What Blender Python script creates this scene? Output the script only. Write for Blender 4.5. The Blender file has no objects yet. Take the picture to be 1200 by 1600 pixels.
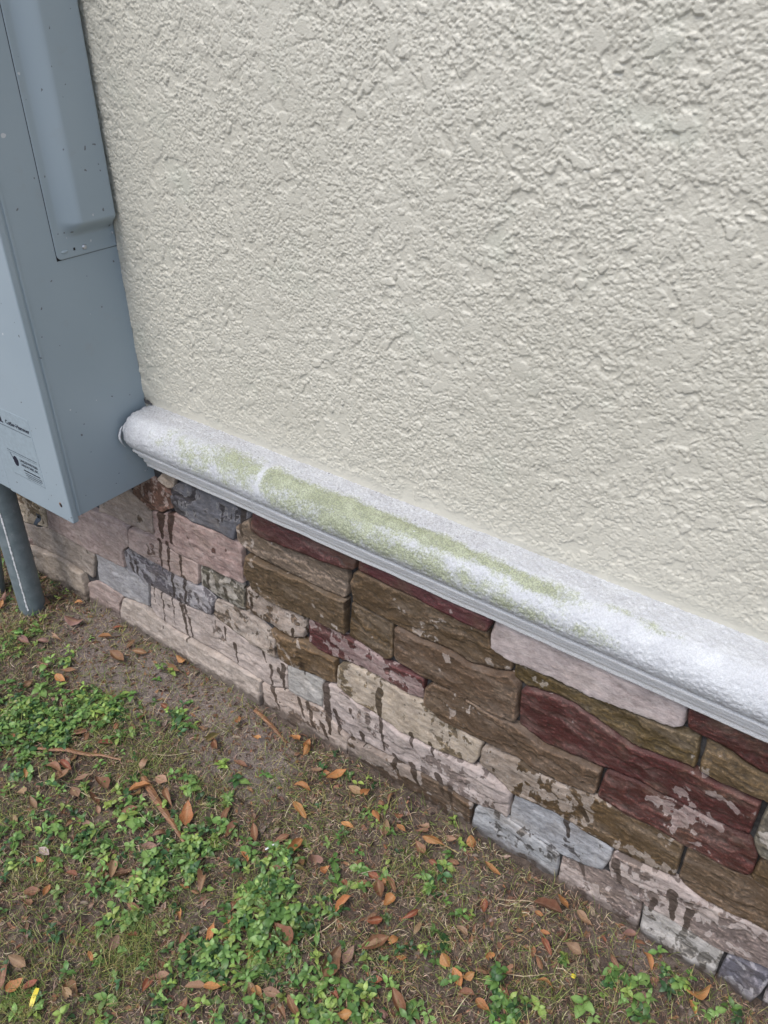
import bpy, bmesh, math, random
import numpy as np
from mathutils import Vector, Matrix
from mathutils.geometry import delaunay_2d_cdt

scene = bpy.context.scene
COL = scene.collection
RAD = math.radians
EYE = Vector((0.0, -1.0, 1.513))

# ------------------------------------------------------------------ camera, sky, sun, exposure
CAM_ROT=[[0.80343,-0.322364,0.500581],[0.595386,0.44065,-0.671821],[-0.00401,0.8378,0.545962]]
FOCAL=1268.115

cam_data = bpy.data.cameras.new("camera")
cam_data.sensor_fit = 'VERTICAL'
cam_data.sensor_height = 32.0
cam_data.lens = FOCAL / 1600.0 * 32.0
cam_data.clip_start = 0.02
cam_data.clip_end = 3000.0
cam = bpy.data.objects.new("camera", cam_data)
COL.objects.link(cam)
cam.matrix_world = Matrix.Translation(EYE) @ Matrix(CAM_ROT).to_4x4()
scene.camera = cam

SUN_ELEV, SUN_AZ = RAD(60), RAD(186)      # azimuth clockwise from +Y (the wall faces -Y)
world = bpy.data.worlds.new("World")
scene.world = world
world.use_nodes = True
wn = world.node_tree
wn.nodes.clear()
sky = wn.nodes.new('ShaderNodeTexSky')
sky.sky_type = 'NISHITA'
sky.sun_disc = False
sky.sun_elevation = SUN_ELEV
sky.sun_rotation = SUN_AZ
sky.dust_density = 2.5
sky.air_density = 1.0
hs = wn.nodes.new('ShaderNodeHueSaturation')
hs.inputs['Saturation'].default_value = 0.78
bg = wn.nodes.new('ShaderNodeBackground')
bg.inputs['Strength'].default_value = 0.15
wo = wn.nodes.new('ShaderNodeOutputWorld')
wn.links.new(sky.outputs[0], hs.inputs['Color'])
wn.links.new(hs.outputs[0], bg.inputs['Color'])
wn.links.new(bg.outputs[0], wo.inputs['Surface'])
sun_data = bpy.data.lights.new("sun", 'SUN')
sun_data.energy = 1.1
sun_data.angle = RAD(24)
sun_data.color = (1.0, 0.975, 0.94)
sun = bpy.data.objects.new("sun", sun_data)
COL.objects.link(sun)
sun_dir = Vector((math.sin(SUN_AZ) * math.cos(SUN_ELEV), math.cos(SUN_AZ) * math.cos(SUN_ELEV), math.sin(SUN_ELEV)))
sun.rotation_euler = sun_dir.to_track_quat('Z', 'Y').to_euler()
vs = scene.view_settings
vs.view_transform = 'Standard'
vs.look = 'None'
vs.exposure = 0.60
vs.gamma = 1.0
vs.use_curve_mapping = False

# ------------------------------------------------------------------ measured data (metres)
STONES=[["tan",0.85,[[-2.0604,0.0901],[-1.9853,0.0984],[-1.8919,0.1039],[-1.8069,0.0956],[-1.8059,0.0541],[-1.8123,-0.03],[-1.8698,-0.03],[-1.9665,-0.03],[-2.0169,-0.03],[-2.0712,-0.03]]],["tan",0.8,[[-2.1151,0.157],[-2.0571,0.1685],[-1.9254,0.2033],[-1.8366,0.2065],[-1.752,0.207],[-1.7182,0.2063],[-1.7637,0.0923],[-1.8069,0.0956],[-1.8919,0.1039],[-1.9853,0.0984],[-2.0604,0.0901],[-2.1298,0.085]]],["tan",0.7,[[-2.098,0.3413],[-2.0313,0.3326],[-1.8915,0.3366],[-1.9364,0.1988],[-2.0492,0.1717],[-2.1655,0.1583]]],["pnk",1.0,[[-1.8823,0.3524],[-1.7883,0.3563],[-1.6507,0.3663],[-1.5807,0.3739],[-1.529,0.3692],[-1.5395,0.3035],[-1.5761,0.2736],[-1.586,0.2108],[-1.638,0.2068],[-1.7199,0.2013],[-1.7629,0.2002],[-1.847,0.2021],[-1.9327,0.2003]]],["tan",0.8,[[-1.6507,0.3663],[-1.625,0.4475],[-1.5345,0.4894],[-1.4866,0.4795],[-1.4281,0.4687],[-1.4209,0.4605],[-1.4292,0.379],[-1.4703,0.3775],[-1.5284,0.3713],[-1.5807,0.3739]]],["rst",0.42,[[-1.4855,0.4835],[-1.4653,0.5319],[-1.4097,0.56],[-1.3825,0.5525],[-1.342,0.5465],[-1.3214,0.5318],[-1.3284,0.4996],[-1.3724,0.472],[-1.4209,0.4605]]],["tan",0.8,[[-1.3811,0.5581],[-1.3599,0.5825],[-1.3339,0.5915],[-1.3125,0.5824],[-1.3259,0.5506],[-1.3416,0.5483]]],["slt",0.62,[[-1.3349,0.5491],[-1.3079,0.574],[-1.2412,0.5935],[-1.1747,0.5935],[-1.0725,0.5928],[-1.0752,0.5725],[-1.124,0.5235],[-1.133,0.4893],[-1.1929,0.4904],[-1.2775,0.4843],[-1.3261,0.4899],[-1.3377,0.517]]],["prp",0.8,[[-1.4163,0.4605],[-1.3749,0.471],[-1.327,0.486],[-1.2775,0.4843],[-1.1929,0.4904],[-1.133,0.4893],[-1.1152,0.4762],[-1.1242,0.3709],[-1.214,0.3665],[-1.2751,0.3635],[-1.3536,0.3632],[-1.4244,0.3791]]],["pnk",0.95,[[-1.5268,0.3681],[-1.4708,0.3753],[-1.425,0.377],[-1.3536,0.3632],[-1.2751,0.3635],[-1.2863,0.293],[-1.3674,0.2891],[-1.4072,0.291],[-1.484,0.2951],[-1.5402,0.3012]]],["grn",0.62,[[-1.2727,0.3645],[-1.214,0.3665],[-1.1285,0.3688],[-1.1313,0.2902],[-1.1552,0.2841],[-1.198,0.2825],[-1.2842,0.292]]],["brn",0.6,[[-1.125,0.3649],[-1.0718,0.359],[-1.0248,0.3618],[-0.9436,0.368],[-0.9383,0.3652],[-0.9449,0.305],[-0.9878,0.2896],[-1.0068,0.2929],[-1.0513,0.2982],[-1.1313,0.2902]]],["brn",0.22,[[-1.0984,0.4714],[-1.0133,0.4694],[-0.9406,0.472],[-0.8832,0.4703],[-0.8191,0.4762],[-0.8265,0.3753],[-0.8892,0.3725],[-0.938,0.369],[-1.0137,0.3582],[-1.0579,0.3603],[-1.1021,0.3702],[-1.1134,0.4192]]],["tan",0.25,[[-1.1221,0.5359],[-1.075,0.5742],[-1.069,0.5491],[-1.0416,0.5455],[-0.9636,0.5521],[-0.9069,0.5492],[-0.8159,0.5578],[-0.8137,0.5321],[-0.8189,0.4812],[-0.8325,0.473],[-0.883,0.4738],[-0.9405,0.4737],[-1.0127,0.4748],[-1.082,0.4785],[-1.1243,0.4947]]],["mar",0.05,[[-1.0643,0.5935],[-0.9861,0.5935],[-0.7902,0.5935],[-0.7881,0.5886],[-0.7936,0.5616],[-0.8176,0.5571],[-0.8783,0.5506],[-0.9642,0.5454],[-1.0424,0.5387],[-1.0727,0.5492]]],["mar",0.05,[[-0.7841,0.5935],[-0.5797,0.5935],[-0.4915,0.5935],[-0.4924,0.5808],[-0.4973,0.5606],[-0.543,0.5577],[-0.6467,0.5645],[-0.7198,0.5662],[-0.784,0.5675]]],["blu",0.55,[[-1.5761,0.2736],[-1.5402,0.3012],[-1.484,0.2951],[-1.4072,0.291],[-1.3674,0.2891],[-1.2842,0.292],[-1.2392,0.2702],[-1.2508,0.2163],[-1.3293,0.2017],[-1.4061,0.1995],[-1.4935,0.198],[-1.5372,0.2074],[-1.5853,0.2132]]],["gry",0.92,[[-1.7199,0.2013],[-1.638,0.2068],[-1.586,0.2108],[-1.5372,0.2074],[-1.4987,0.1977],[-1.5151,0.1118],[-1.6305,0.0912],[-1.7356,0.0984],[-1.728,0.1493]]],["pnk",0.95,[[-1.8041,0.0597],[-1.7356,0.0984],[-1.6305,0.0912],[-1.664,0.0427],[-1.6724,-0.03],[-1.7479,-0.03],[-1.8132,-0.03]]],["pal",1.0,[[-1.6313,0.0886],[-1.5945,0.0929],[-1.5364,0.1101],[-1.4965,0.0921],[-1.4155,0.078],[-1.3408,0.0822],[-1.1846,0.0834],[-1.1084,0.0778],[-1.1169,-0.03],[-1.1533,-0.03],[-1.2458,-0.03],[-1.322,-0.03],[-1.3805,-0.03],[-1.4784,-0.03],[-1.5669,-0.03],[-1.6724,-0.03]]],["pal",0.9,[[-1.4941,0.1956],[-1.4077,0.1925],[-1.3293,0.2017],[-1.2512,0.214],[-1.2102,0.2065],[-1.1281,0.1907],[-1.037,0.1903],[-1.0114,0.1845],[-1.0154,0.1014],[-1.07,0.077],[-1.1063,0.0769],[-1.1846,0.0834],[-1.2611,0.0906],[-1.3403,0.0847],[-1.415,0.0805],[-1.4888,0.0915],[-1.5121,0.1133]]],["tan",0.62,[[-1.2392,0.2702],[-1.1983,0.2804],[-1.1555,0.282],[-1.0876,0.2796],[-1.036,0.2562],[-1.037,0.1903],[-1.0738,0.19],[-1.1281,0.1907],[-1.2102,0.2065],[-1.2508,0.2163]]],["brn",0.3,[[-1.036,0.2562],[-1.0536,0.2779],[-0.9878,0.2896],[-0.9452,0.3011],[-0.9074,0.2859],[-0.8583,0.2889],[-0.8564,0.2174],[-0.8938,0.2069],[-0.9434,0.2017],[-1.0112,0.1867],[-1.037,0.1903]]],["mar",0.46,[[-0.9348,0.3634],[-0.8945,0.3734],[-0.8233,0.3718],[-0.7747,0.3663],[-0.7257,0.3584],[-0.6938,0.3608],[-0.6273,0.3681],[-0.6303,0.3044],[-0.6615,0.2978],[-0.7163,0.3011],[-0.7761,0.3025],[-0.8228,0.2961],[-0.8947,0.2835],[-0.9404,0.2905]]],["tan",0.58,[[-0.8535,0.2785],[-0.8228,0.2961],[-0.7762,0.2988],[-0.7163,0.2975],[-0.6615,0.2978],[-0.6302,0.2991],[-0.5894,0.2758],[-0.5385,0.2783],[-0.4901,0.2728],[-0.4943,0.2291],[-0.5045,0.2048],[-0.5645,0.1929],[-0.6178,0.1888],[-0.683,0.1838],[-0.7439,0.1951],[-0.8085,0.1995],[-0.8565,0.2154]]],["wht",0.85,[[-1.0114,0.1845],[-0.9435,0.1996],[-0.9,0.1973],[-0.9053,0.1127],[-0.9508,0.103],[-1.0154,0.1014]]],["pal",0.76,[[-1.1043,0.0759],[-1.07,0.077],[-1.0156,0.0991],[-0.951,0.1008],[-0.9055,0.1083],[-0.8593,0.0792],[-0.8316,0.0636],[-0.8403,-0.03],[-0.8877,-0.03],[-0.934,-0.03],[-0.9807,-0.03],[-1.0527,-0.03],[-1.1124,-0.03]]],["pal",0.62,[[-0.9,0.1973],[-0.8565,0.2154],[-0.8085,0.1995],[-0.7439,0.1951],[-0.683,0.1838],[-0.6178,0.1869],[-0.5644,0.191],[-0.5044,0.203],[-0.4604,0.2026],[-0.4157,0.1825],[-0.4184,0.1009],[-0.4483,0.1054],[-0.5029,0.0846],[-0.5503,0.0892],[-0.615,0.0882],[-0.6926,0.0819],[-0.7524,0.0796],[-0.8258,0.0696],[-0.8878,0.0817],[-0.9055,0.1083]]],["brn",0.52,[[-0.8356,0.0587],[-0.7525,0.0732],[-0.6926,0.0819],[-0.615,0.0882],[-0.5503,0.0892],[-0.4998,0.0829],[-0.5055,-0.03],[-0.5119,-0.0302],[-0.5324,-0.043],[-0.5652,-0.0525],[-0.6214,-0.0535],[-0.6921,-0.0417],[-0.7597,-0.0414],[-0.8108,-0.0475],[-0.8403,-0.03]]],["brn",0.2,[[-0.6297,0.3405],[-0.6123,0.3684],[-0.5828,0.374],[-0.5209,0.3725],[-0.469,0.3661],[-0.425,0.371],[-0.3694,0.3508],[-0.3004,0.3603],[-0.2568,0.3666],[-0.2576,0.2991],[-0.2908,0.2895],[-0.3612,0.2778],[-0.413,0.2869],[-0.4765,0.2822],[-0.5385,0.2783],[-0.5894,0.2758],[-0.6301,0.2955]]],["brn",0.45,[[-0.4886,0.272],[-0.4437,0.2761],[-0.4127,0.2836],[-0.361,0.2761],[-0.2906,0.2879],[-0.2571,0.296],[-0.2003,0.2916],[-0.1499,0.2995],[-0.0964,0.2922],[-0.095,0.2004],[-0.1131,0.1931],[-0.1467,0.1851],[-0.2011,0.1861],[-0.2523,0.1859],[-0.3277,0.1943],[-0.4157,0.1825],[-0.4604,0.2026],[-0.4937,0.2202]]],["ice",0.78,[[-0.4127,0.181],[-0.3512,0.1888],[-0.2969,0.1907],[-0.2521,0.1842],[-0.2073,0.1787],[-0.2074,0.1475],[-0.2162,0.1055],[-0.2528,0.0883],[-0.3032,0.0821],[-0.3453,0.0864],[-0.4176,0.0914],[-0.4182,0.1314]]],["ice",0.76,[[-0.4961,0.0734],[-0.485,0.0925],[-0.4483,0.1054],[-0.4181,0.0971],[-0.3451,0.0846],[-0.3027,0.0783],[-0.3006,-0.03],[-0.3091,-0.03],[-0.3252,-0.0302],[-0.3917,-0.03],[-0.4695,-0.03],[-0.5055,-0.03]]],["pal",0.52,[[-0.3003,0.0805],[-0.2528,0.0883],[-0.2157,0.102],[-0.1874,0.0999],[-0.1348,0.0832],[-0.1284,-0.03],[-0.1533,-0.03],[-0.21,-0.03],[-0.2513,-0.03],[-0.2999,-0.03]]],["pal",0.5,[[-0.2073,0.1787],[-0.1467,0.1851],[-0.1128,0.1915],[-0.0947,0.1988],[-0.0707,0.1912],[-0.0466,0.1821],[0.0048,0.1854],[0.066,0.1898],[0.1248,0.1925],[0.1428,0.1242],[0.0854,0.102],[0.0546,0.0936],[0.0185,0.0801],[-0.0048,0.0794],[-0.0523,0.0826],[-0.1201,0.0833],[-0.1682,0.0978],[-0.2012,0.1073],[-0.2099,0.1393]]],["wht",0.66,[[-0.1348,0.0832],[-0.1198,0.0815],[-0.0519,0.0808],[-0.0044,0.0778],[0.0164,0.0798],[0.0171,-0.03],[-0.034,-0.03],[-0.081,-0.03],[-0.1225,-0.03]]],["blu",0.5,[[0.0201,0.0777],[0.0558,0.0887],[0.0882,0.0907],[0.0958,0.0682],[0.0911,0.0303],[0.08,-0.03],[0.0655,-0.03],[0.0415,-0.03],[0.0172,-0.03]]],["blu",0.55,[[0.0914,0.0945],[0.1457,0.1133],[0.1761,-0.03],[0.1435,-0.03],[0.0985,-0.03],[0.0944,0.03],[0.0994,0.0662]]],["brn",0.2,[[-0.093,0.2916],[-0.057,0.2935],[-0.0304,0.2912],[0.0046,0.2989],[0.0416,0.29],[0.1002,0.2861],[0.1229,0.1999],[0.0653,0.1928],[0.0048,0.1854],[-0.0469,0.1837],[-0.0707,0.1912],[-0.0931,0.2022]]],["brn",0.25,[[0.0119,0.3517],[0.0252,0.3569],[0.0804,0.3611],[0.0983,0.2931],[0.0409,0.2928],[0.0162,0.2922],[0.0063,0.3004]]],["mar",0.32,[[-0.2524,0.3682],[-0.1977,0.3789],[-0.159,0.3738],[-0.1157,0.3782],[-0.0683,0.3755],[-0.0134,0.3807],[0.0087,0.3571],[0.0112,0.3136],[0.0046,0.2989],[-0.0307,0.2926],[-0.0576,0.2964],[-0.0989,0.2936],[-0.1502,0.301],[-0.2005,0.2931],[-0.2567,0.3015]]],["mar",0.2,[[-0.4268,0.4582],[-0.4153,0.4699],[-0.3708,0.483],[-0.3264,0.4828],[-0.2726,0.4712],[-0.2195,0.4544],[-0.1677,0.4614],[-0.1182,0.468],[-0.0733,0.4679],[-0.0128,0.4706],[-0.0111,0.3875],[-0.0686,0.3769],[-0.116,0.3796],[-0.1596,0.3767],[-0.198,0.3804],[-0.2571,0.3681],[-0.3006,0.3618],[-0.3696,0.3523],[-0.4233,0.3671]]],["lil",0.92,[[-0.4894,0.591],[-0.4787,0.5935],[-0.3754,0.5935],[-0.1556,0.5935],[-0.1517,0.5935],[-0.1474,0.5478],[-0.1621,0.5353],[-0.2191,0.5285],[-0.3001,0.5188],[-0.3668,0.5203],[-0.4575,0.5133],[-0.4931,0.5224],[-0.4955,0.5542]]],["olv",0.12,[[-0.4461,0.5137],[-0.3666,0.5189],[-0.2999,0.5174],[-0.2188,0.5272],[-0.1618,0.534],[-0.1207,0.5429],[-0.115,0.4719],[-0.168,0.4627],[-0.2197,0.4558],[-0.2728,0.4726],[-0.3266,0.4842],[-0.371,0.4844],[-0.4154,0.4714],[-0.4427,0.477]]],["olv",0.15,[[-0.1148,0.5426],[-0.0961,0.5411],[-0.0654,0.5355],[-0.0294,0.5243],[0.0374,0.5246],[0.0501,0.4762],[-0.0069,0.4768],[-0.0739,0.4705],[-0.1115,0.4744]]],["mar",0.12,[[-0.1518,0.5935],[-0.0365,0.5935],[0.0316,0.5935],[0.0541,0.5262],[-0.0303,0.528],[-0.066,0.538],[-0.0967,0.5436],[-0.119,0.544],[-0.1445,0.5483]]],["grn",0.25,[[-0.0074,0.4674],[0.0501,0.4762],[0.0804,0.3611],[0.0245,0.3596],[0.008,0.3599],[-0.0083,0.3835]]],["brn",0.18,[[-0.8002,0.554],[-0.7856,0.5668],[-0.7198,0.5662],[-0.6467,0.5645],[-0.543,0.5577],[-0.4972,0.5592],[-0.4909,0.5267],[-0.4614,0.5141],[-0.4461,0.5137],[-0.4465,0.4904],[-0.4802,0.474],[-0.5347,0.4633],[-0.577,0.4717],[-0.6373,0.4662],[-0.7049,0.4679],[-0.7468,0.4743],[-0.8078,0.4735],[-0.8093,0.5214]]],["brn",0.12,[[-0.7018,0.4663],[-0.6372,0.463],[-0.5768,0.4685],[-0.5346,0.4602],[-0.4801,0.4724],[-0.4462,0.4874],[-0.4277,0.4672],[-0.4265,0.3868],[-0.4266,0.3734],[-0.4691,0.3678],[-0.5209,0.3725],[-0.5828,0.374],[-0.6229,0.3707],[-0.6938,0.3764],[-0.7049,0.3841]]],["brn",0.22,[[-0.8145,0.4686],[-0.7788,0.4681],[-0.708,0.4647],[-0.7049,0.4299],[-0.708,0.3736],[-0.7257,0.3602],[-0.7746,0.3681],[-0.8232,0.3736]]]]
LEAVES=[["pnk",-1.8071,-0.2557,-1.7587,-0.252],["org",-1.6033,-0.2794,-1.5673,-0.2757],["red",-1.3351,-0.3531,-1.3044,-0.3306],["tan",-1.3624,-0.5471,-1.3179,-0.5395],["tan",-1.3231,-0.5392,-1.2853,-0.5484],["tan",-1.2876,-0.4533,-1.2709,-0.419],["wht",-1.197,-0.5998,-1.1679,-0.5968],["org",-1.1865,-0.6159,-1.1637,-0.6118],["brn",-1.4127,-0.0896,-1.3501,-0.0788],["org",-1.399,-0.0465,-1.365,-0.0456],["olv",-1.128,-0.2127,-1.1223,-0.1601],["brn",-1.1217,-0.1817,-1.0812,-0.1996],["org",-0.9934,-0.3832,-1.0307,-0.3405],["tan",-1.1919,-0.3408,-1.2033,-0.3127],["brn",-1.0331,-0.2012,-0.9965,-0.1902],["red",-1.3062,-0.1827,-1.2795,-0.179],["brn",-1.5642,-0.1372,-1.5037,-0.1385],["tan",-1.2735,-0.4667,-1.2416,-0.4729],["brn",-1.5477,-0.097,-1.5534,-0.0598],["org",-0.7718,-0.3085,-0.7719,-0.2585],["pnk",-0.7321,-0.2738,-0.6836,-0.3142],["olv",-0.7436,-0.3376,-0.708,-0.3096],["brn",-0.8546,-0.4691,-0.872,-0.4182],["org",-0.7859,-0.4964,-0.7609,-0.5316],["org",-0.6085,-0.345,-0.6035,-0.3056],["brn",-0.5492,-0.4591,-0.5572,-0.3888],["pnk",-0.5345,-0.413,-0.5384,-0.3779],["tan",-0.5298,-0.3656,-0.5052,-0.3325],["brn",-0.6876,-0.4317,-0.6345,-0.4488],["tan",-0.6204,-0.5323,-0.5904,-0.5196],["tan",-0.7388,-0.6114,-0.7125,-0.5865],["red",-0.7955,-0.6615,-0.8046,-0.6321],["org",-0.711,-0.591,-0.6797,-0.5692],["tan",-0.6541,-0.5352,-0.6217,-0.5522],["org",-0.8537,-0.3561,-0.8254,-0.3661],["org",-0.87,-0.5233,-0.8432,-0.5308],["brn",-0.5894,-0.5323,-0.5574,-0.5441],["brn",-0.5812,-0.5128,-0.5394,-0.5309],["org",-0.4901,-0.4893,-0.4697,-0.4703],["brn",-0.5854,-0.2418,-0.5515,-0.2722],["red",-0.5491,-0.3249,-0.5284,-0.3033],["org",-0.7282,-0.182,-0.7004,-0.1751],["brn",-0.8786,-0.2927,-0.8459,-0.3206],["pnk",-0.9048,-0.6482,-0.9151,-0.6211],["org",-0.9951,-0.8047,-0.9871,-0.7739],["red",-0.9739,-0.7863,-0.9626,-0.7614],["brn",-1.0085,-0.8077,-1.0384,-0.7761],["tan",-1.0424,-0.7645,-1.0019,-0.7564],["tan",-0.9147,-0.7413,-0.884,-0.7431],["brn",-1.1193,-0.6892,-1.0955,-0.688],["red",-1.0456,-0.5585,-1.0566,-0.5311],["brn",-0.8081,-0.562,-0.8239,-0.54],["org",-0.5687,-0.1069,-0.5154,-0.0976],["tan",-0.5287,-0.0868,-0.5063,-0.0722],["org",-0.4294,-0.0867,-0.3912,-0.0935],["red",-0.5263,-0.1457,-0.5087,-0.1416],["brn",-0.3109,-0.1014,-0.2591,-0.0841],["org",-0.2821,-0.0571,-0.2522,-0.0678],["org",-0.301,-0.115,-0.2839,-0.1135],["red",-0.4977,-0.2807,-0.4824,-0.2488],["brn",-0.5268,-0.3694,-0.4986,-0.3231],["org",-0.4953,-0.3357,-0.4855,-0.3104],["brn",-0.5497,-0.33,-0.5399,-0.3024],["tan",-0.4619,-0.2914,-0.4652,-0.263],["tan",-0.407,-0.2294,-0.3812,-0.2319],["org",-0.5407,-0.2805,-0.538,-0.2524],["brn",-0.5723,-0.2271,-0.5405,-0.2426],["org",-0.3984,-0.2938,-0.3745,-0.3049],["org",-0.3688,-0.3007,-0.3414,-0.3182],["org",-0.3473,-0.3088,-0.3329,-0.2883],["org",-0.3341,-0.2361,-0.3095,-0.2527],["org",-0.3072,-0.324,-0.2783,-0.329],["brn",-0.3366,-0.3323,-0.3139,-0.3196],["red",-0.2677,-0.1527,-0.2367,-0.1745],["brn",-0.2586,-0.1906,-0.2386,-0.2089],["tan",-0.2254,-0.1366,-0.1946,-0.1361],["org",-0.2753,-0.1431,-0.2579,-0.1379],["brn",-0.4363,-0.3964,-0.3908,-0.4211],["brn",-0.3376,-0.2805,-0.3126,-0.2705],["brn",-0.2967,-0.2518,-0.2664,-0.2351],["org",-0.1025,-0.0638,-0.079,-0.0897],["brn",-0.1484,-0.1093,-0.1277,-0.1256],["org",-0.012,-0.0928,0.0213,-0.0628],["org",-0.0058,-0.0976,0.0097,-0.1164],["brn",-0.1277,-0.0601,-0.1037,-0.0483],["tan",-0.2351,-0.0696,-0.2009,-0.0805],["org",-0.8788,-0.1632,-0.8385,-0.155],["tan",-0.7736,-0.0987,-0.7377,-0.0935],["org",-0.7203,-0.116,-0.7325,-0.077],["org",-0.6923,-0.1158,-0.6619,-0.1331],["org",-0.8514,-0.1981,-0.8027,-0.2111],["org",-0.8253,-0.1151,-0.8081,-0.0673],["org",-0.914,-0.0905,-0.9293,-0.0546],["tan",-0.8707,-0.1133,-0.846,-0.1018],["red",-0.6447,-0.1007,-0.6302,-0.0901],["org",-0.6293,-0.115,-0.606,-0.1172],["brn",-0.5701,-0.1286,-0.5419,-0.1391],["brn",-1.5208,-0.0992,-1.4848,-0.0789],["org",-1.1252,-0.0993,-1.0869,-0.1092],["org",-1.0498,-0.1166,-1.0228,-0.1162],["org",-0.9832,-0.0627,-0.9528,-0.0647],["org",-0.9214,-0.082,-0.9319,-0.0493],["pnk",-1.7721,-0.1309,-1.7204,-0.1065],["org",-1.6359,-0.1204,-1.6117,-0.0962],["pnk",-1.9954,-0.1967,-2.0151,-0.1637],["org",-1.9675,-0.2119,-1.9943,-0.185],["tan",-1.7528,-0.2062,-1.7074,-0.1889],["org",-1.819,-0.0673,-1.8019,-0.0512],["tan",-1.9109,-0.1093,-1.8682,-0.1213],["pnk",-1.7553,-0.2305,-1.7276,-0.2133],["brn",-1.6723,-0.2803,-1.6408,-0.269],["brn",-1.6053,-0.2605,-1.5742,-0.2377],["brn",-1.3748,-0.4686,-1.3158,-0.4587],["brn",-1.3181,-0.4823,-1.3148,-0.4424],["red",-1.3609,-0.4356,-1.317,-0.4373],["brn",-1.1029,-0.3454,-1.0588,-0.3653],["tan",-1.1424,-0.3376,-1.1117,-0.3303],["brn",-1.257,-0.4154,-1.1976,-0.4257],["brn",-1.2322,-0.4512,-1.1869,-0.4596],["org",-1.1596,-0.3977,-1.139,-0.357],["brn",-1.1338,-0.4409,-1.1162,-0.4116],["brn",-0.9361,-0.3351,-0.9583,-0.2809],["brn",-0.9024,-0.3546,-0.9062,-0.3131],["brn",-1.0315,-0.4383,-1.0158,-0.4133],["brn",-0.9565,-0.5576,-0.9663,-0.5226],["tan",-1.0207,-0.5541,-1.0445,-0.5276],["red",-1.1054,-0.6008,-1.0794,-0.5921]]
WEEDS=[[-1.569,-0.444,0.088,1.0],[-1.488,-0.409,0.076,1.0],[-1.456,-0.36,0.05,0.7],[-1.458,-0.284,0.056,0.6],[-1.367,-0.257,0.062,0.6],[-1.271,-0.186,0.055,0.4],[-1.386,-0.119,0.03,0.25],[-1.216,-0.184,0.04,0.3],[-1.422,-0.504,0.037,0.5],[-1.313,-0.511,0.028,0.35],[-1.154,-0.425,0.033,0.5],[-1.093,-0.431,0.037,0.6],[-1.078,-0.4,0.034,0.5],[-1.244,-0.542,0.037,0.4],[-1.148,-0.53,0.043,0.7],[-1.101,-0.533,0.035,0.6],[-1.152,-0.589,0.032,0.3],[-0.941,-0.377,0.04,0.9],[-0.97,-0.473,0.055,0.9],[-0.923,-0.429,0.031,0.7],[-0.958,-0.516,0.047,0.7],[-0.92,-0.572,0.029,0.6],[-1.025,-0.574,0.034,0.5],[-0.779,-0.314,0.03,0.8],[-0.751,-0.364,0.043,1.0],[-0.843,-0.379,0.024,0.6],[-0.695,-0.406,0.05,1.1],[-0.754,-0.433,0.041,0.9],[-0.672,-0.466,0.045,1.1],[-0.75,-0.538,0.042,1.0],[-0.695,-0.527,0.038,0.9],[-0.734,-0.57,0.029,0.6],[-0.627,-0.371,0.025,0.4],[-0.658,-0.295,0.03,0.4],[-0.622,-0.268,0.033,0.5],[-0.6,-0.286,0.023,0.3],[-0.587,-0.418,0.014,0.4],[-0.61,-0.464,0.025,0.6],[-0.55,-0.462,0.034,0.9],[-0.506,-0.443,0.022,0.6],[-0.519,-0.507,0.037,1.0],[-0.598,-0.552,0.025,0.6],[-0.487,-0.402,0.026,0.6],[-0.443,-0.45,0.027,0.8],[-0.471,-0.432,0.019,0.5],[-0.38,-0.404,0.025,0.3],[-0.627,-0.22,0.018,0.3],[-0.577,-0.253,0.021,0.3],[-0.583,-0.133,0.016,0.2],[-0.492,-0.102,0.024,0.4],[-0.496,-0.168,0.033,0.35],[-0.436,-0.214,0.025,0.3],[-0.379,-0.188,0.02,0.2],[-0.304,-0.149,0.015,0.25],[-0.408,-0.301,0.016,0.4],[-0.31,-0.271,0.015,0.4],[-0.255,-0.286,0.031,0.8],[-0.251,-0.316,0.023,0.6],[-0.358,-0.335,0.028,0.3],[-0.215,-0.166,0.016,0.3],[-0.137,-0.212,0.025,0.4],[-0.114,-0.141,0.026,0.7],[-0.076,-0.146,0.022,0.6],[-0.055,-0.076,0.032,0.6],[-0.073,-0.061,0.015,0.4],[-0.031,-0.079,0.017,0.5],[0.048,-0.075,0.028,0.5],[0.015,-0.112,0.017,0.5],[-0.068,-0.18,0.015,0.6],[-0.272,-0.324,0.019,0.5],[-1.819,-0.287,0.051,0.3],[-1.771,-0.22,0.045,0.25],[-1.642,-0.249,0.044,0.45],[-1.657,-0.136,0.027,0.2],[-0.934,-0.8,0.012,0.2],[-0.879,-0.753,0.02,0.4],[-1.053,-0.701,0.019,0.3],[-1.061,-0.723,0.015,0.3],[-0.98,-0.67,0.012,0.3],[-0.944,-0.613,0.02,0.4],[-1.039,-0.675,0.012,0.25],[-0.847,-0.696,0.028,0.4],[-0.789,-0.582,0.029,0.6],[-0.739,-0.656,0.025,0.4],[-0.936,-0.733,0.016,0.3],[-1.23,-0.628,0.039,0.35],[-1.246,-0.64,0.029,0.3],[-0.838,-0.716,0.02,0.3],[-0.65,-0.603,0.023,0.5],[-0.695,-0.636,0.02,0.5],[-0.993,-0.21,0.04,0.15],[-1.064,-0.262,0.04,0.25],[-1.119,-0.28,0.028,0.3],[-0.954,-0.288,0.026,0.25]]
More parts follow.
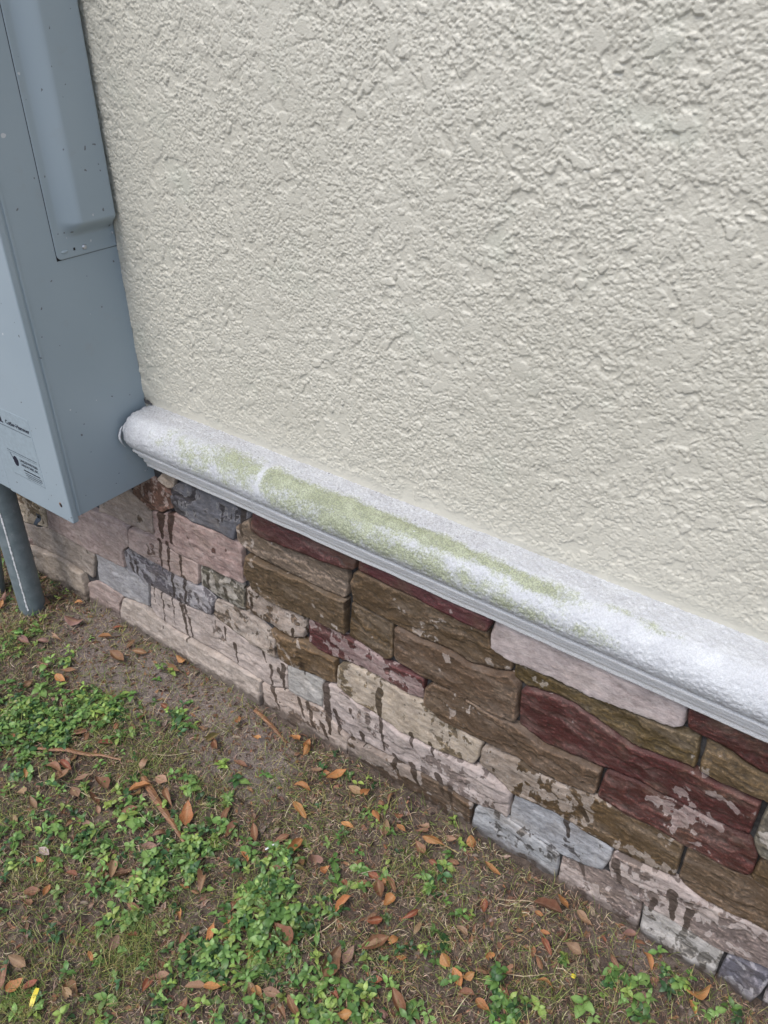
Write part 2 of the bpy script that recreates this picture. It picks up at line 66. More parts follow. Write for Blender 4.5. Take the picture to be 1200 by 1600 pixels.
GRASS=[[-0.947,-0.81,0.034,1.0],[-0.89,-0.596,0.043,0.8],[-0.875,-0.645,0.039,0.6],[-0.933,-0.659,0.04,0.4],[-0.818,-0.632,0.035,0.4],[-0.763,-0.406,0.058,0.25],[-0.999,-0.737,0.048,0.3],[-0.885,-0.513,0.026,0.3],[-1.208,-0.346,0.033,0.4],[-1.325,-0.582,0.047,0.3],[-1.146,-0.638,0.054,0.3],[-0.638,-0.485,0.035,0.3],[-1.432,-0.265,0.07,0.3],[-1.334,-0.321,0.059,0.3],[-1.202,-0.295,0.057,0.3],[-0.482,-0.166,0.034,0.3],[-1.828,-0.262,0.067,0.3],[-1.14,-0.128,0.052,0.1],[-0.22,-0.233,0.042,0.25],[-0.465,-0.343,0.046,0.12],[-0.83,-0.723,0.031,0.4],[-0.429,-0.225,0.049,0.12],[-0.742,-0.172,0.058,0.12],[-0.864,-0.201,0.067,0.15],[-0.115,-0.195,0.039,0.2],[-0.558,-0.169,0.054,0.15],[-1.026,-0.278,0.062,0.2]]
DRIPS=[[-1.3808,0.4652,-1.3923,0.3961,0.0192],[-1.3463,0.4785,-1.3614,0.3902,0.016],[-1.4025,0.3825,-1.4189,0.2817,0.008],[-1.3766,0.3838,-1.3885,0.2894,0.008],[-1.3378,0.3625,-1.346,0.2909,0.0064],[-1.3333,0.2968,-1.3488,0.1983,0.0096],[-1.38,0.2854,-1.3921,0.2084,0.008],[-1.3731,0.2072,-1.3676,0.07,0.0096],[-1.3594,0.1931,-1.3487,0.0912,0.008],[-1.4057,0.2122,-1.4157,0.1001,0.0048],[-1.478,0.2094,-1.4872,0.1409,0.0048],[-1.4471,0.1925,-1.4586,0.0667,0.0048],[-1.5286,0.2593,-1.5355,0.2039,0.008],[-1.5551,0.2372,-1.5511,0.2138,0.0096],[-1.068,0.1501,-1.0697,0.0793,0.008],[-1.0266,0.1738,-1.0307,0.0921,0.0112],[-1.0697,0.0793,-1.0505,0.0209,0.0096],[-0.8916,0.1825,-0.8938,0.0778,0.0128],[-0.8871,0.1951,-0.8863,0.0397,0.0144],[-0.7383,0.2373,-0.7356,0.1608,0.0096],[-0.7337,0.182,-0.7293,0.0874,0.008],[-0.9557,0.0915,-0.9363,0.0283,0.0096],[-1.1228,0.366,-1.1275,0.2883,0.008],[-0.9087,0.0574,-0.8916,0.0142,0.008],[-1.1021,0.5814,-1.1039,0.515,0.0112],[-1.0919,0.1779,-1.0869,0.1498,0.0064],[-0.959,0.2224,-0.9563,0.1841,0.008],[-0.9477,0.0644,-0.9271,0.0168,0.0096],[-0.738,0.2658,-0.7419,0.2158,0.0144],[-1.2168,0.1928,-1.2193,0.1498,0.0064],[-1.1895,0.1554,-1.1853,0.0938,0.008],[-0.9861,0.0874,-0.9698,0.0394,0.0096],[-1.0407,0.1555,-1.0378,0.1239,0.008],[-0.8664,0.1269,-0.8544,0.0611,0.0112],[-0.8186,0.1674,-0.8143,0.1336,0.0064],[-0.7935,0.1019,-0.7834,0.0667,0.0096],[-0.7013,0.0924,-0.6907,0.0472,0.0096],[-0.6535,0.0953,-0.6356,0.0412,0.0128],[-0.588,0.1122,-0.57,0.0636,0.0128],[-0.5553,0.0957,-0.5501,0.0517,0.0096],[-0.6551,0.1947,-0.648,0.1602,0.008],[-0.6069,0.1982,-0.5964,0.1665,0.008],[-1.2521,0.3341,-1.2568,0.2834,0.008],[-1.1959,0.3221,-1.191,0.2859,0.008],[-1.1088,0.3355,-1.106,0.2953,0.008],[-0.9757,0.3185,-0.9726,0.2882,0.0064],[-0.8195,0.4678,-0.8222,0.4414,0.0048],[-0.1971,0.1607,-0.1805,0.0963,0.0128],[-0.0901,0.163,-0.081,0.0919,0.0144],[-0.0564,0.1372,-0.0541,0.0744,0.0112],[-0.1166,0.1173,-0.1185,0.0745,0.0096],[-0.2625,0.0815,-0.252,0.0537,0.0096],[-0.3028,0.1859,-0.2924,0.146,0.0096],[-0.2782,0.2434,-0.2622,0.2193,0.0096]]


# ------------------------------------------------------------------ helpers
def vnoise(x, y, seed=0):
    """smooth value noise, about -1..1"""
    xi = np.floor(x).astype(np.int64); yi = np.floor(y).astype(np.int64)
    fx = x - xi; fy = y - yi
    fx = fx * fx * fx * (fx * (fx * 6 - 15) + 10); fy = fy * fy * fy * (fy * (fy * 6 - 15) + 10)
    def h(a, b):
        n = (a * 374761393 + b * 668265263 + seed * 1442695041) & 0xFFFFFFFF
        n = ((n ^ (n >> 13)) * 1274126177) & 0xFFFFFFFF
        n = n ^ (n >> 16)
        return (n & 0xFFFF) / 32767.5 - 1.0
    a = h(xi, yi); b = h(xi + 1, yi); c = h(xi, yi + 1); d = h(xi + 1, yi + 1)
    return (a + (b - a) * fx) * (1 - fy) + (c + (d - c) * fx) * fy

def fbm(x, y, seed=0, octv=4, gain=0.5):
    s = 0; a = 1.0; t = 0
    for o in range(octv):
        s = s + a * vnoise(x, y, seed + o * 17); t += a
        a *= gain; x = x * 2.03 + 3.1; y = y * 2.03 + 7.7
    return s / t

def worley(x, y, seed=0):
    """distance to the nearest jittered point and that point's random value"""
    xi = np.floor(x).astype(np.int64); yi = np.floor(y).astype(np.int64)
    best = np.full(x.shape, 9.0); val = np.zeros(x.shape)
    for dx in (-1, 0, 1):
        for dy in (-1, 0, 1):
            a = xi + dx; b = yi + dy
            n = (a * 374761393 + b * 668265263 + seed * 1442695041) & 0xFFFFFFFF
            n = ((n ^ (n >> 13)) * 1274126177) & 0xFFFFFFFF
            n = n ^ (n >> 16)
            px = a + .1 + .8 * ((n & 0xFF) / 255.0); py = b + .1 + .8 * (((n >> 8) & 0xFF) / 255.0)
            d = (x - px) ** 2 + (y - py) ** 2
            k = d < best
            best = np.where(k, d, best); val = np.where(k, ((n >> 16) & 0xFF) / 255.0, val)
    return np.sqrt(best), val

def sstep(a, b, x):
    t = np.clip((x - a) / (b - a), 0, 1)
    return t * t * (3 - 2 * t)

def np_mesh(name, V, F, smooth=True, colors=None, attrs=None):
    """V (n,3) array, F (m,k) int array"""
    V = np.asarray(V, np.float32); F = np.asarray(F, np.int32)
    me = bpy.data.meshes.new(name)
    me.vertices.add(len(V)); me.vertices.foreach_set('co', V.ravel())
    k = F.shape[1]
    me.loops.add(F.size); me.loops.foreach_set('vertex_index', F.ravel())
    me.polygons.add(len(F))
    me.polygons.foreach_set('loop_start', np.arange(0, F.size, k, dtype=np.int32))
    me.polygons.foreach_set('loop_total', np.full(len(F), k, np.int32))
    me.polygons.foreach_set('use_smooth', np.full(len(F), smooth, bool))
    if colors is not None:
        ca = me.color_attributes.new('tint', 'FLOAT_COLOR', 'POINT')
        c = np.ones((len(V), 4), np.float32); c[:, :3] = colors
        ca.data.foreach_set('color', c.ravel())
    for an, av in (attrs or {}).items():
        at = me.attributes.new(an, 'FLOAT', 'POINT')
        at.data.foreach_set('value', np.asarray(av, np.float32))
    me.update(calc_edges=True)
    me.validate()
    return me

def grid_faces(nu, nv, flip=False):
    i = np.arange(nu - 1)[:, None] * nv + np.arange(nv - 1)[None, :]
    i = i.ravel()
    f = np.stack([i, i + nv, i + nv + 1, i + 1], 1)
    return f[:, ::-1] if flip else f

def link(name, me, mat=None, parent=None):
    o = bpy.data.objects.new(name, me)
    COL.objects.link(o)
    if mat is not None and me is not None and len(me.materials) == 0:
        me.materials.append(mat)
    if parent is not None:
        o.parent = parent
    return o

def tag(o, label=None, cat=None, group=None, kind=None):
    if label: o['label'] = label
    if cat: o['category'] = cat
    if group: o['group'] = group
    if kind: o['kind'] = kind
    return o

def empty(name, loc, rot=(0, 0, 0)):
    o = bpy.data.objects.new(name, None)
    o.empty_display_size = 0.05
    COL.objects.link(o)
    o.location = loc; o.rotation_euler = rot
    return o

def bm_link(name, bm, mat, parent=None, smooth=False):
    me = bpy.data.meshes.new(name)
    bmesh.ops.recalc_face_normals(bm, faces=bm.faces)
    bm.to_mesh(me); bm.free()
    if smooth:
        me.polygons.foreach_set('use_smooth', [True] * len(me.polygons))
    return link(name, me, mat, parent)

def box_bm(x0, x1, y0, y1, z0, z1, bevel=0.0, seg=2):
    bm = bmesh.new()
    bmesh.ops.create_cube(bm, size=1)
    for v in bm.verts:
        v.co = ((x0 + x1) / 2 + v.co.x * (x1 - x0), (y0 + y1) / 2 + v.co.y * (y1 - y0), (z0 + z1) / 2 + v.co.z * (z1 - z0))
    if bevel:
        bmesh.ops.bevel(bm, geom=list(bm.edges), offset=bevel, segments=seg, affect='EDGES', profile=0.6)
    return bm

# ------------------------------------------------------------------ material helpers
class NT:
    def __init__(self, name):
        self.m = bpy.data.materials.new(name); self.m.use_nodes = True
        self.t = self.m.node_tree; self.t.nodes.clear()
        self.out = self.n('ShaderNodeOutputMaterial')
        self.b = self.n('ShaderNodeBsdfPrincipled')
        self.l(self.b.outputs[0], self.out.inputs['Surface'])
    def n(self, typ, **kw):
        nd = self.t.nodes.new(typ)
        for k, v in kw.items(): setattr(nd, k, v)
        return nd
    def l(self, a, b): self.t.links.new(a, b)
    def put(self, sock, v):
        if isinstance(v, bpy.types.NodeSocket): self.l(v, sock)
        elif v is not None: sock.default_value = v
    def coord(self, scale=(1, 1, 1), kind='Object'):
        tc = self.n('ShaderNodeTexCoord'); mp = self.n('ShaderNodeMapping')
        mp.inputs['Scale'].default_value = scale
        self.l(tc.outputs[kind], mp.inputs['Vector'])
        return mp.outputs[0]
    def noise(self, vec, scale, detail=4, rough=0.55, dist=0.0):
        nd = self.n('ShaderNodeTexNoise')
        self.put(nd.inputs['Vector'], vec)
        nd.inputs['Scale'].default_value = scale; nd.inputs['Detail'].default_value = detail
        nd.inputs['Roughness'].default_value = rough; nd.inputs['Distortion'].default_value = dist
        return nd.outputs['Fac']
    def ramp(self, fac, a, b, va=0.0, vb=1.0):
        nd = self.n('ShaderNodeMapRange'); nd.interpolation_type = 'SMOOTHSTEP'
        self.put(nd.inputs['Value'], fac)
        self.put(nd.inputs['From Min'], a); self.put(nd.inputs['From Max'], b)
        nd.inputs['To Min'].default_value = va; nd.inputs['To Max'].default_value = vb
        return nd.outputs['Result']
    def math(self, op, a, b=None, c=None):
        nd = self.n('ShaderNodeMath', operation=op)
        self.put(nd.inputs[0], a)
        if b is not None: self.put(nd.inputs[1], b)
        if c is not None: self.put(nd.inputs[2], c)
        return nd.outputs[0]
    def mix(self, f, a, b, mode='MIX'):
        nd = self.n('ShaderNodeMix', data_type='RGBA', blend_type=mode)
        self.put(nd.inputs[0], f)
        self.put(nd.inputs[6], a if not isinstance(a, tuple) else (*a[:3], 1))
        self.put(nd.inputs[7], b if not isinstance(b, tuple) else (*b[:3], 1))
        return nd.outputs[2]
    def attr(self, name, typ='GEOMETRY', out='Fac'):
        nd = self.n('ShaderNodeAttribute', attribute_name=name, attribute_type=typ)
        return nd.outputs[out]
    def bump(self, h, strength, dist, normal=None):
        nd = self.n('ShaderNodeBump')
        self.put(nd.inputs['Height'], h)
        nd.inputs['Strength'].default_value = strength; nd.inputs['Distance'].default_value = dist
        if normal is not None: self.l(normal, nd.inputs['Normal'])
        return nd.outputs[0]
    def fin(self, col=None, rough=None, normal=None, spec=None, metal=None):
        if col is not None: self.put(self.b.inputs['Base Color'], (*col, 1) if isinstance(col, tuple) and len(col) == 3 else col)
        if rough is not None: self.put(self.b.inputs['Roughness'], rough)
        if normal is not None: self.l(normal, self.b.inputs['Normal'])
        if spec is not None: self.b.inputs['Specular IOR Level'].default_value = spec
        if metal is not None: self.b.inputs['Metallic'].default_value = metal
        return self.m

def make_materials():
    M = {}
    # painted stucco
    t = NT('cream_stucco_paint'); v = t.coord()
    big = t.noise(v, 2.5, 3); fine = t.noise(v, 900, 2); med = t.noise(v, 60, 5)
    c = t.mix(t.ramp(big, .3, .7), (.535, .515, .438), (.580, .559, .480))
    c = t.mix(t.math('MULTIPLY', t.ramp(med, .60, .75), .25), c, (.40, .39, .33))
    grn = t.math('MULTIPLY', t.ramp(t.noise(v, 7, 3), .58, .72), .16)
    c = t.mix(grn, c, (.43, .50, .41))
    nb = t.bump(fine, .25, .0006)
    nb = t.bump(t.noise(v, 380, 3), .55, .0014, nb)
    M['stucco'] = t.fin(c, .36, nb, spec=.5)
    # ledge
    t = NT('weathered_white_trim_paint'); v = t.coord()
    a = t.attr('algae'); g = t.attr('grime')
    n1 = t.noise(v, 260, 4, .65); n2 = t.noise(v, 34, 5, .6); n3 = t.noise(v, 520, 3, .6)
    lip = t.attr('lip')
    base = t.mix(t.ramp(n2, .35, .7), (.56, .575, .60), (.655, .675, .695))
    base = t.mix(lip, base, (.80, .80, .80))  # mouldings coloured lighter to offset the shade below the nose
    gr = t.math('MULTIPLY', g, t.ramp(n1, .36, .62))
    base = t.mix(gr, base, (.36, .35, .36))
    grit = t.mix(t.ramp(t.noise(v, 430, 2, .7), .35, .65), (.62, .62, .62), (1.12, 1.12, 1.12))
    am = t.math('ADD', t.math('MULTIPLY', a, 1.25), t.math('MULTIPLY', t.math('SUBTRACT', n1, .5), 2.3))
    am = t.math('ADD', am, t.math('MULTIPLY', t.math('SUBTRACT', n2, .5), 2.6))
    am = t.math('MULTIPLY', t.ramp(am, .05, 1.15), t.ramp(a, .02, .2))
    ac = t.mix(t.ramp(n2, .3, .7), (.205, .235, .075), (.37, .405, .215))
    ac = t.mix(1.0, ac, grit, 'MULTIPLY')
    base = t.mix(t.math('MULTIPLY', am, .76), base, ac)
    spk = t.ramp(t.noise(v, 150, 1, .4),   .69, .73)
    base = t.mix(t.math('MULTIPLY', spk, t.math('MULTIPLY', g, .9)), base, (.07, .07, .09))
    nb = t.bump(n3, .8, .0012); nb = t.bump(n1, .55, .0018, nb)
    base = t.mix(.35, base, t.mix(1.0, base, grit, 'MULTIPLY'))
    M['ledge'] = t.fin(base, .45, nb, spec=.5)
    # stones
    t = NT('cast_stone'); v = t.coord()
    oc = t.n('ShaderNodeObjectInfo')
    vs_ = t.coord((1, 1, 2.6))
    strat = t.noise(t.coord((.62, .6, 1.9)), 42, 8, .72, .5)
    blot = t.noise(v, 13, 5, .6, .3)
    fine = t.noise(v, 420, 4, .7)
    wet = t.mix(t.ramp(strat, .33, .68), (.74, .73, .72), (1.22, 1.20, 1.16), 'MIX')
    base = t.mix(1.0, oc.outputs['Color'], wet, 'MULTIPLY')
    base = t.mix(t.math('MULTIPLY', t.ramp(blot, .5, .72), .40), base, (.125, .088, .055))
    haze = t.math('MULTIPLY', t.ramp(t.noise(t.coord((.6, 1, 1.5)), 15, 6, .68, .5), .46, .70), .62)
    base = t.mix(haze, base, t.mix(.5, t.mix(1.0, base, (1.9, 1.85, 1.75), 'MULTIPLY'), (.23, .20, .175)))
    base = t.mix(t.math('MULTIPLY', t.ramp(fine, .52, .75), .30), base, (.25, .22, .20))
    base0 = base
    wetk = t.math('MULTIPLY', t.ramp(t.attr('dry'), .42, .56), .42)
    base = t.mix(wetk, base, t.mix(.5, t.mix(1.0, base, (.32, .30, .28), 'MULTIPLY'), (.05, .036, .026)))
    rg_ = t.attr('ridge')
    base = t.mix(t.math('MULTIPLY', t.ramp(rg_, .25, 1.1), t.ramp(fine, .35, .6, .15, .55)), base, t.mix(1.0, base0, (2.6, 2.5, 2.4), 'MULTIPLY'))  # pale edge highlights put into the colour along raised clefts
    base = t.mix(t.ramp(rg_, -.3, -1.2, 0, .5), base, (.035, .028, .022))  # crevice shade painted into the hollows of the face
    base = t.mix(t.math('MULTIPLY', t.ramp(t.attr('run'), .46, .54), .8), base, t.mix(.5, t.mix(1.0, base0, (.34, .32, .30), 'MULTIPLY'), (.055, .038, .028)))
    # dry bloom: crisp-edged pale film where the face has dried, broken by wet runs
    dry = t.attr('dry'); run = t.attr('run')
    stre = t.noise(t.coord((1, 1, .34)), 70, 3, .5, .3)
    patch = t.noise(t.coord((.8, 1, 1.15)), 27, 3, .55, .5)
    pn = t.math('ADD', t.math('MULTIPLY', patch, .62), t.math('MULTIPLY', stre, .38))
    thr = t.math('SUBTRACT', t.math('ADD', dry, pn), 1.0)
    rm = t.ramp(t.math('ADD', run, t.math('MULTIPLY', t.math('SUBTRACT', t.noise(v, 120, 3), .5), .22)), .47, .53)
    dm = t.math('MULTIPLY', t.ramp(thr, -.014, .022), t.math('SUBTRACT', 1.0, rm))
    film_n = t.noise(vs_, 60, 6, .7, .5)
    film = t.mix(t.ramp(film_n, .30, .68), (.300, .262, .242), (.455, .410, .382))
    film = t.mix(t.attr('hue'), film, t.mix(t.ramp(film_n, .3, .7), (.27, .29, .31), (.50, .52, .55)))
    film = t.mix(t.ramp(rg_, -.3, -1.2, 0, .45), film, (.13, .11, .10))  # same painted crevice shade, on the dry film
    film = t.mix(t.attr('deep'), film, (.085, .088, .095))
    film = t.mix(.42, film, t.mix(1.0, base0, (2.6, 2.6, 2.6), 'MULTIPLY'))
    thin = t.ramp(t.noise(v, 30, 5, .7), .38, .62, .62, 1.0)
    rim = t.math('MULTIPLY', t.ramp(thr, .0, .012), t.ramp(thr, .035, .014))
    film = t.mix(t.math('MULTIPLY', rim, .35), film, (.52, .49, .46))
    col = t.mix(t.math('MULTIPLY', dm, thin), base, film)
    pit = t.ramp(t.noise(v, 190, 3, .6), .66, .74)
    col = t.mix(t.math('MULTIPLY', pit, .45), col, (.08, .065, .055))
    sx = t.n('ShaderNodeSeparateXYZ'); t.l(v, sx.inputs[0])
    spl = t.ramp(t.math('ADD', sx.outputs[2], t.math('MULTIPLY', t.math('SUBTRACT', t.noise(v, 45, 4), .5), .05)), .030, .004)
    col = t.mix(t.math('MULTIPLY', spl, .75), col, (.075, .055, .042))
    nb = t.bump(fine, .5, .0012)
    nb = t.bump(strat, .38, .0036, nb)
    nb = t.bump(t.noise(t.coord((.9, 1, 1.5)), 80, 8, .74), .75, .0050, nb)
    rg = t.math('ADD', .40, t.math('MULTIPLY', dm, .42))
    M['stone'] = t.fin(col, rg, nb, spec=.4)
    t = NT('dark_mortar'); v = t.coord()
    n = t.noise(v, 60, 5); f = t.noise(v, 400, 3)
    c = t.mix(t.ramp(n, .3, .7), (.022, .021, .022), (.075, .073, .075))
    M['mortar'] = t.fin(c, .85, t.bump(f, .6, .002))
    # galvanised-look grey paint
    t = NT('grey_enclosure_paint'); v = t.coord()
    n = t.noise(v, 3, 3); f = t.noise(v, 900, 2)
    c = t.mix(t.ramp(n, .3, .7), (.285, .350, .392), (.315, .380, .420))
    sp = t.ramp(t.noise(v, 90, 1, .3), .765, .79)
    c = t.mix(t.math('MULTIPLY', sp, .7), c, (.06, .05, .045))
    sw = t.ramp(t.noise(t.coord((1.1, 1.3, 1)), 55, 1, .3), .80, .815)
    c = t.mix(sw, c, (.55, .57, .58))
    dz = t.ramp(t.noise(v, 26, 4, .6), .60, .75)
    c = t.mix(t.math('MULTIPLY', dz, .22), c, (.29, .31, .32))
    rr = t.math('ADD', .32, t.math('MULTIPLY', t.noise(v, 12, 4), .18))
    M['box'] = t.fin(c, rr, t.bump(f, .10, .0003), spec=.5)
    t = NT('grey_pvc'); v = t.coord()
    n = t.noise(v, 30, 5); f = t.noise(v, 500, 2)
    c = t.mix(t.ramp(n, .35, .7), (.13, .165, .180), (.185, .220, .235))
    c = t.mix(t.ramp(t.noise(v, 160, 3), .66, .74), c, (.28, .30, .31))
    M['pvc'] = t.fin(c, .5, t.bump(f, .2, .0004))
    for nm, c, r, mt in (('label_film', (.325, .398, .44), .3, 0), ('print', (.012, .014, .03), .5, 0), ('dark_gap', (.01, .01, .012), .9, 0),
                         ('zinc', (.55, .57, .60), .35, .8), ('yellow', (.75, .62, .06), .45, 0), ('white_plastic', (.75, .75, .76), .4, 0), ('grey_strap', (.10, .12, .14), .45, .3)):
        t = NT(nm); v = t.coord()
        cc = t.mix(t.ramp(t.noise(v, 120, 3), .3, .7), tuple(k * .88 for k in c), c)
        M[nm] = t.fin(cc, r, None, metal=mt)
    # ground
    t = NT('soil'); v = t.coord()
    big = t.noise(v, 5, 5, .6, .4); mid = t.noise(v, 40, 6, .7); f = t.noise(v, 260, 5, .75)
    c = t.mix(t.ramp(mid, .3, .7), (.048, .034, .026), (.165, .124, .098))
    sand = t.math('ADD', t.attr('sand'), t.math('MULTIPLY', t.math('SUBTRACT', big, .5), 1.0))
    sc = t.mix(t.ramp(f, .3, .7), (.12, .094, .082), (.30, .250, .225))
    c = t.mix(t.ramp(sand, .2, .75), c, sc)
    c = t.mix(t.ramp(f, .6, .78), c, (.26, .21, .17))
    c = t.mix(t.ramp(t.noise(v, 150, 3), .64, .72), c, (.022, .016, .012))
    nb = t.bump(f, .9, .003); nb = t.bump(mid, .7, .012, nb)
    M['soil'] = t.fin(c, .88, nb)
    # per-vertex tinted litter
    def tinted(nm, rough, trans=0.0, spec=.4, k=.35):
        t = NT(nm)
        tc = t.attr('tint', out='Color')
        n = t.noise(t.coord(), 170, 3)
        c = t.mix(1.0, tc, t.mix(t.ramp(n, .3, .7), (1 - k, 1 - k, 1 - k), (1 + k, 1 + k, 1 + k)), 'MULTIPLY')
        m = t.fin(c, rough, None, spec=spec)
        if trans:
            tr = t.n('ShaderNodeBsdfTranslucent'); t.l(c, tr.inputs['Color'])
            mx = t.n('ShaderNodeMixShader'); mx.inputs[0].default_value = trans
            t.l(t.b.outputs[0], mx.inputs[1]); t.l(tr.outputs[0], mx.inputs[2]); t.l(mx.outputs[0], t.out.inputs['Surface'])
        return m
    M['straw'] = tinted('dry_straw', .7)
    M['crumb'] = tinted('leaf_crumbs', .75)
    M['weed'] = tinted('green_weed_leaf', .42, .25, .45, .2)
    M['grass'] = tinted('grass_blade', .5, .2)
    # big dead leaves: colour from the object, veins from the mesh uv-like attribute
    t = NT('dead_leaf'); oc = t.n('ShaderNodeObjectInfo')
    v = t.coord()
    rnd = oc.outputs['Random']
    cv = t.n('ShaderNodeCombineXYZ'); t.l(t.math('MULTIPLY', rnd, 40.0), cv.inputs[0])
    va = t.n('ShaderNodeVectorMath', operation='ADD'); t.l(v, va.inputs[0]); t.l(cv.outputs[0], va.inputs[1])
    n = t.noise(va.outputs[0], 90, 5, .6); n2 = t.noise(va.outputs[0], 420, 3)
    c = t.mix(1.0, oc.outputs['Color'], t.mix(t.ramp(n, .3, .7), (.50, .45, .42), (1.35, 1.35, 1.3)), 'MULTIPLY')
    c = t.mix(t.ramp(n2, .66, .74), c, (.03, .018, .012))
    rib = t.attr('rib')
    c = t.mix(t.math('MULTIPLY', rib, .45), c, (.36, .24, .13))
    nb = t.bump(n, .4, .002); nb = t.bump(rib, .5, .001, nb)
    m = t.fin(c, .45, nb, spec=.45)
    M['leaf'] = m
    t = NT('bark_strip'); v = t.coord((1, 1, 1)); n = t.noise(t.coord((.3, 4, 1)), 120, 4)
    c = t.mix(t.ramp(n, .3, .7), (.10, .045, .022), (.33, .17, .085))
    M['bark'] = t.fin(c, .55, t.bump(n, .5, .001))
    return M

M = make_materials()

# ------------------------------------------------------------------ ground
GP = [(-3.2, -1.4), (1.2, .25)]
def sand_at(x, y):
    s = 0.15 * np.exp(-((y + .03) / .10) ** 2)
    for cx, cy, r, w in ((-1.62, -.12, .13, .75), (-1.45, -.17, .12, .85), (-1.30, -.14, .10, .6), (-1.17, -.10, .09, .75), (-1.02, -.13, .09, .7), (-.93, -.20, .07, .55),
                         (-1.08, -.24, .09, .45), (-.45, -.16, .08, .3), (-.50, -.26, .06, .35), (-.12, -.07, .10, .4), (-.62, -.10, .1, .2), (-1.75, -.10, .1, .4)):
        s = s + w * np.exp(-((x - cx) ** 2 + (y - cy) ** 2) / (r * r))
    return s

def gh(x, y):
    x = np.asarray(x, float); y = np.asarray(y, float)
    h = .012 * fbm(x * 3.5, y * 3.5, 5, 3) + .006 * fbm(x * 18, y * 18, 9, 3) + .0035 * fbm(x * 70, y * 70, 21, 3)
    h = h + .006 * np.exp(-np.clip(-y - .035, 0, 9) / .02) * vnoise(x * 30, y * 5, 3)
    far = sstep(1.6, 4, np.hypot(x + .9, y + .3))
    return h * (1 - far) - .004

def build_ground():
    def axis(lo, hi, step, outer):
        core = np.arange(lo, hi, step)
        k = np.cumsum(step * 1.35 ** np.arange(1, 60)); k = k[k < outer]
        return np.concatenate([(lo - k)[::-1], core, hi + k])
    xs = axis(-2.25, .25, .0038, 1500); ys = axis(-.92, .02, .0038, 1500)
    ys = ys[ys < 1500]
    X, Y = np.meshgrid(xs, ys, indexing='ij')
    V = np.stack([X, Y, gh(X, Y)], -1).reshape(-1, 3)
    me = np_mesh('ground', V, grid_faces(len(xs), len(ys)), attrs={'sand': sand_at(V[:, 0], V[:, 1])})
    g = link('ground', me, M['soil'])
    tag(g, 'dark brown soil ground with sandy bare patches along the wall', kind='structure')
build_ground()

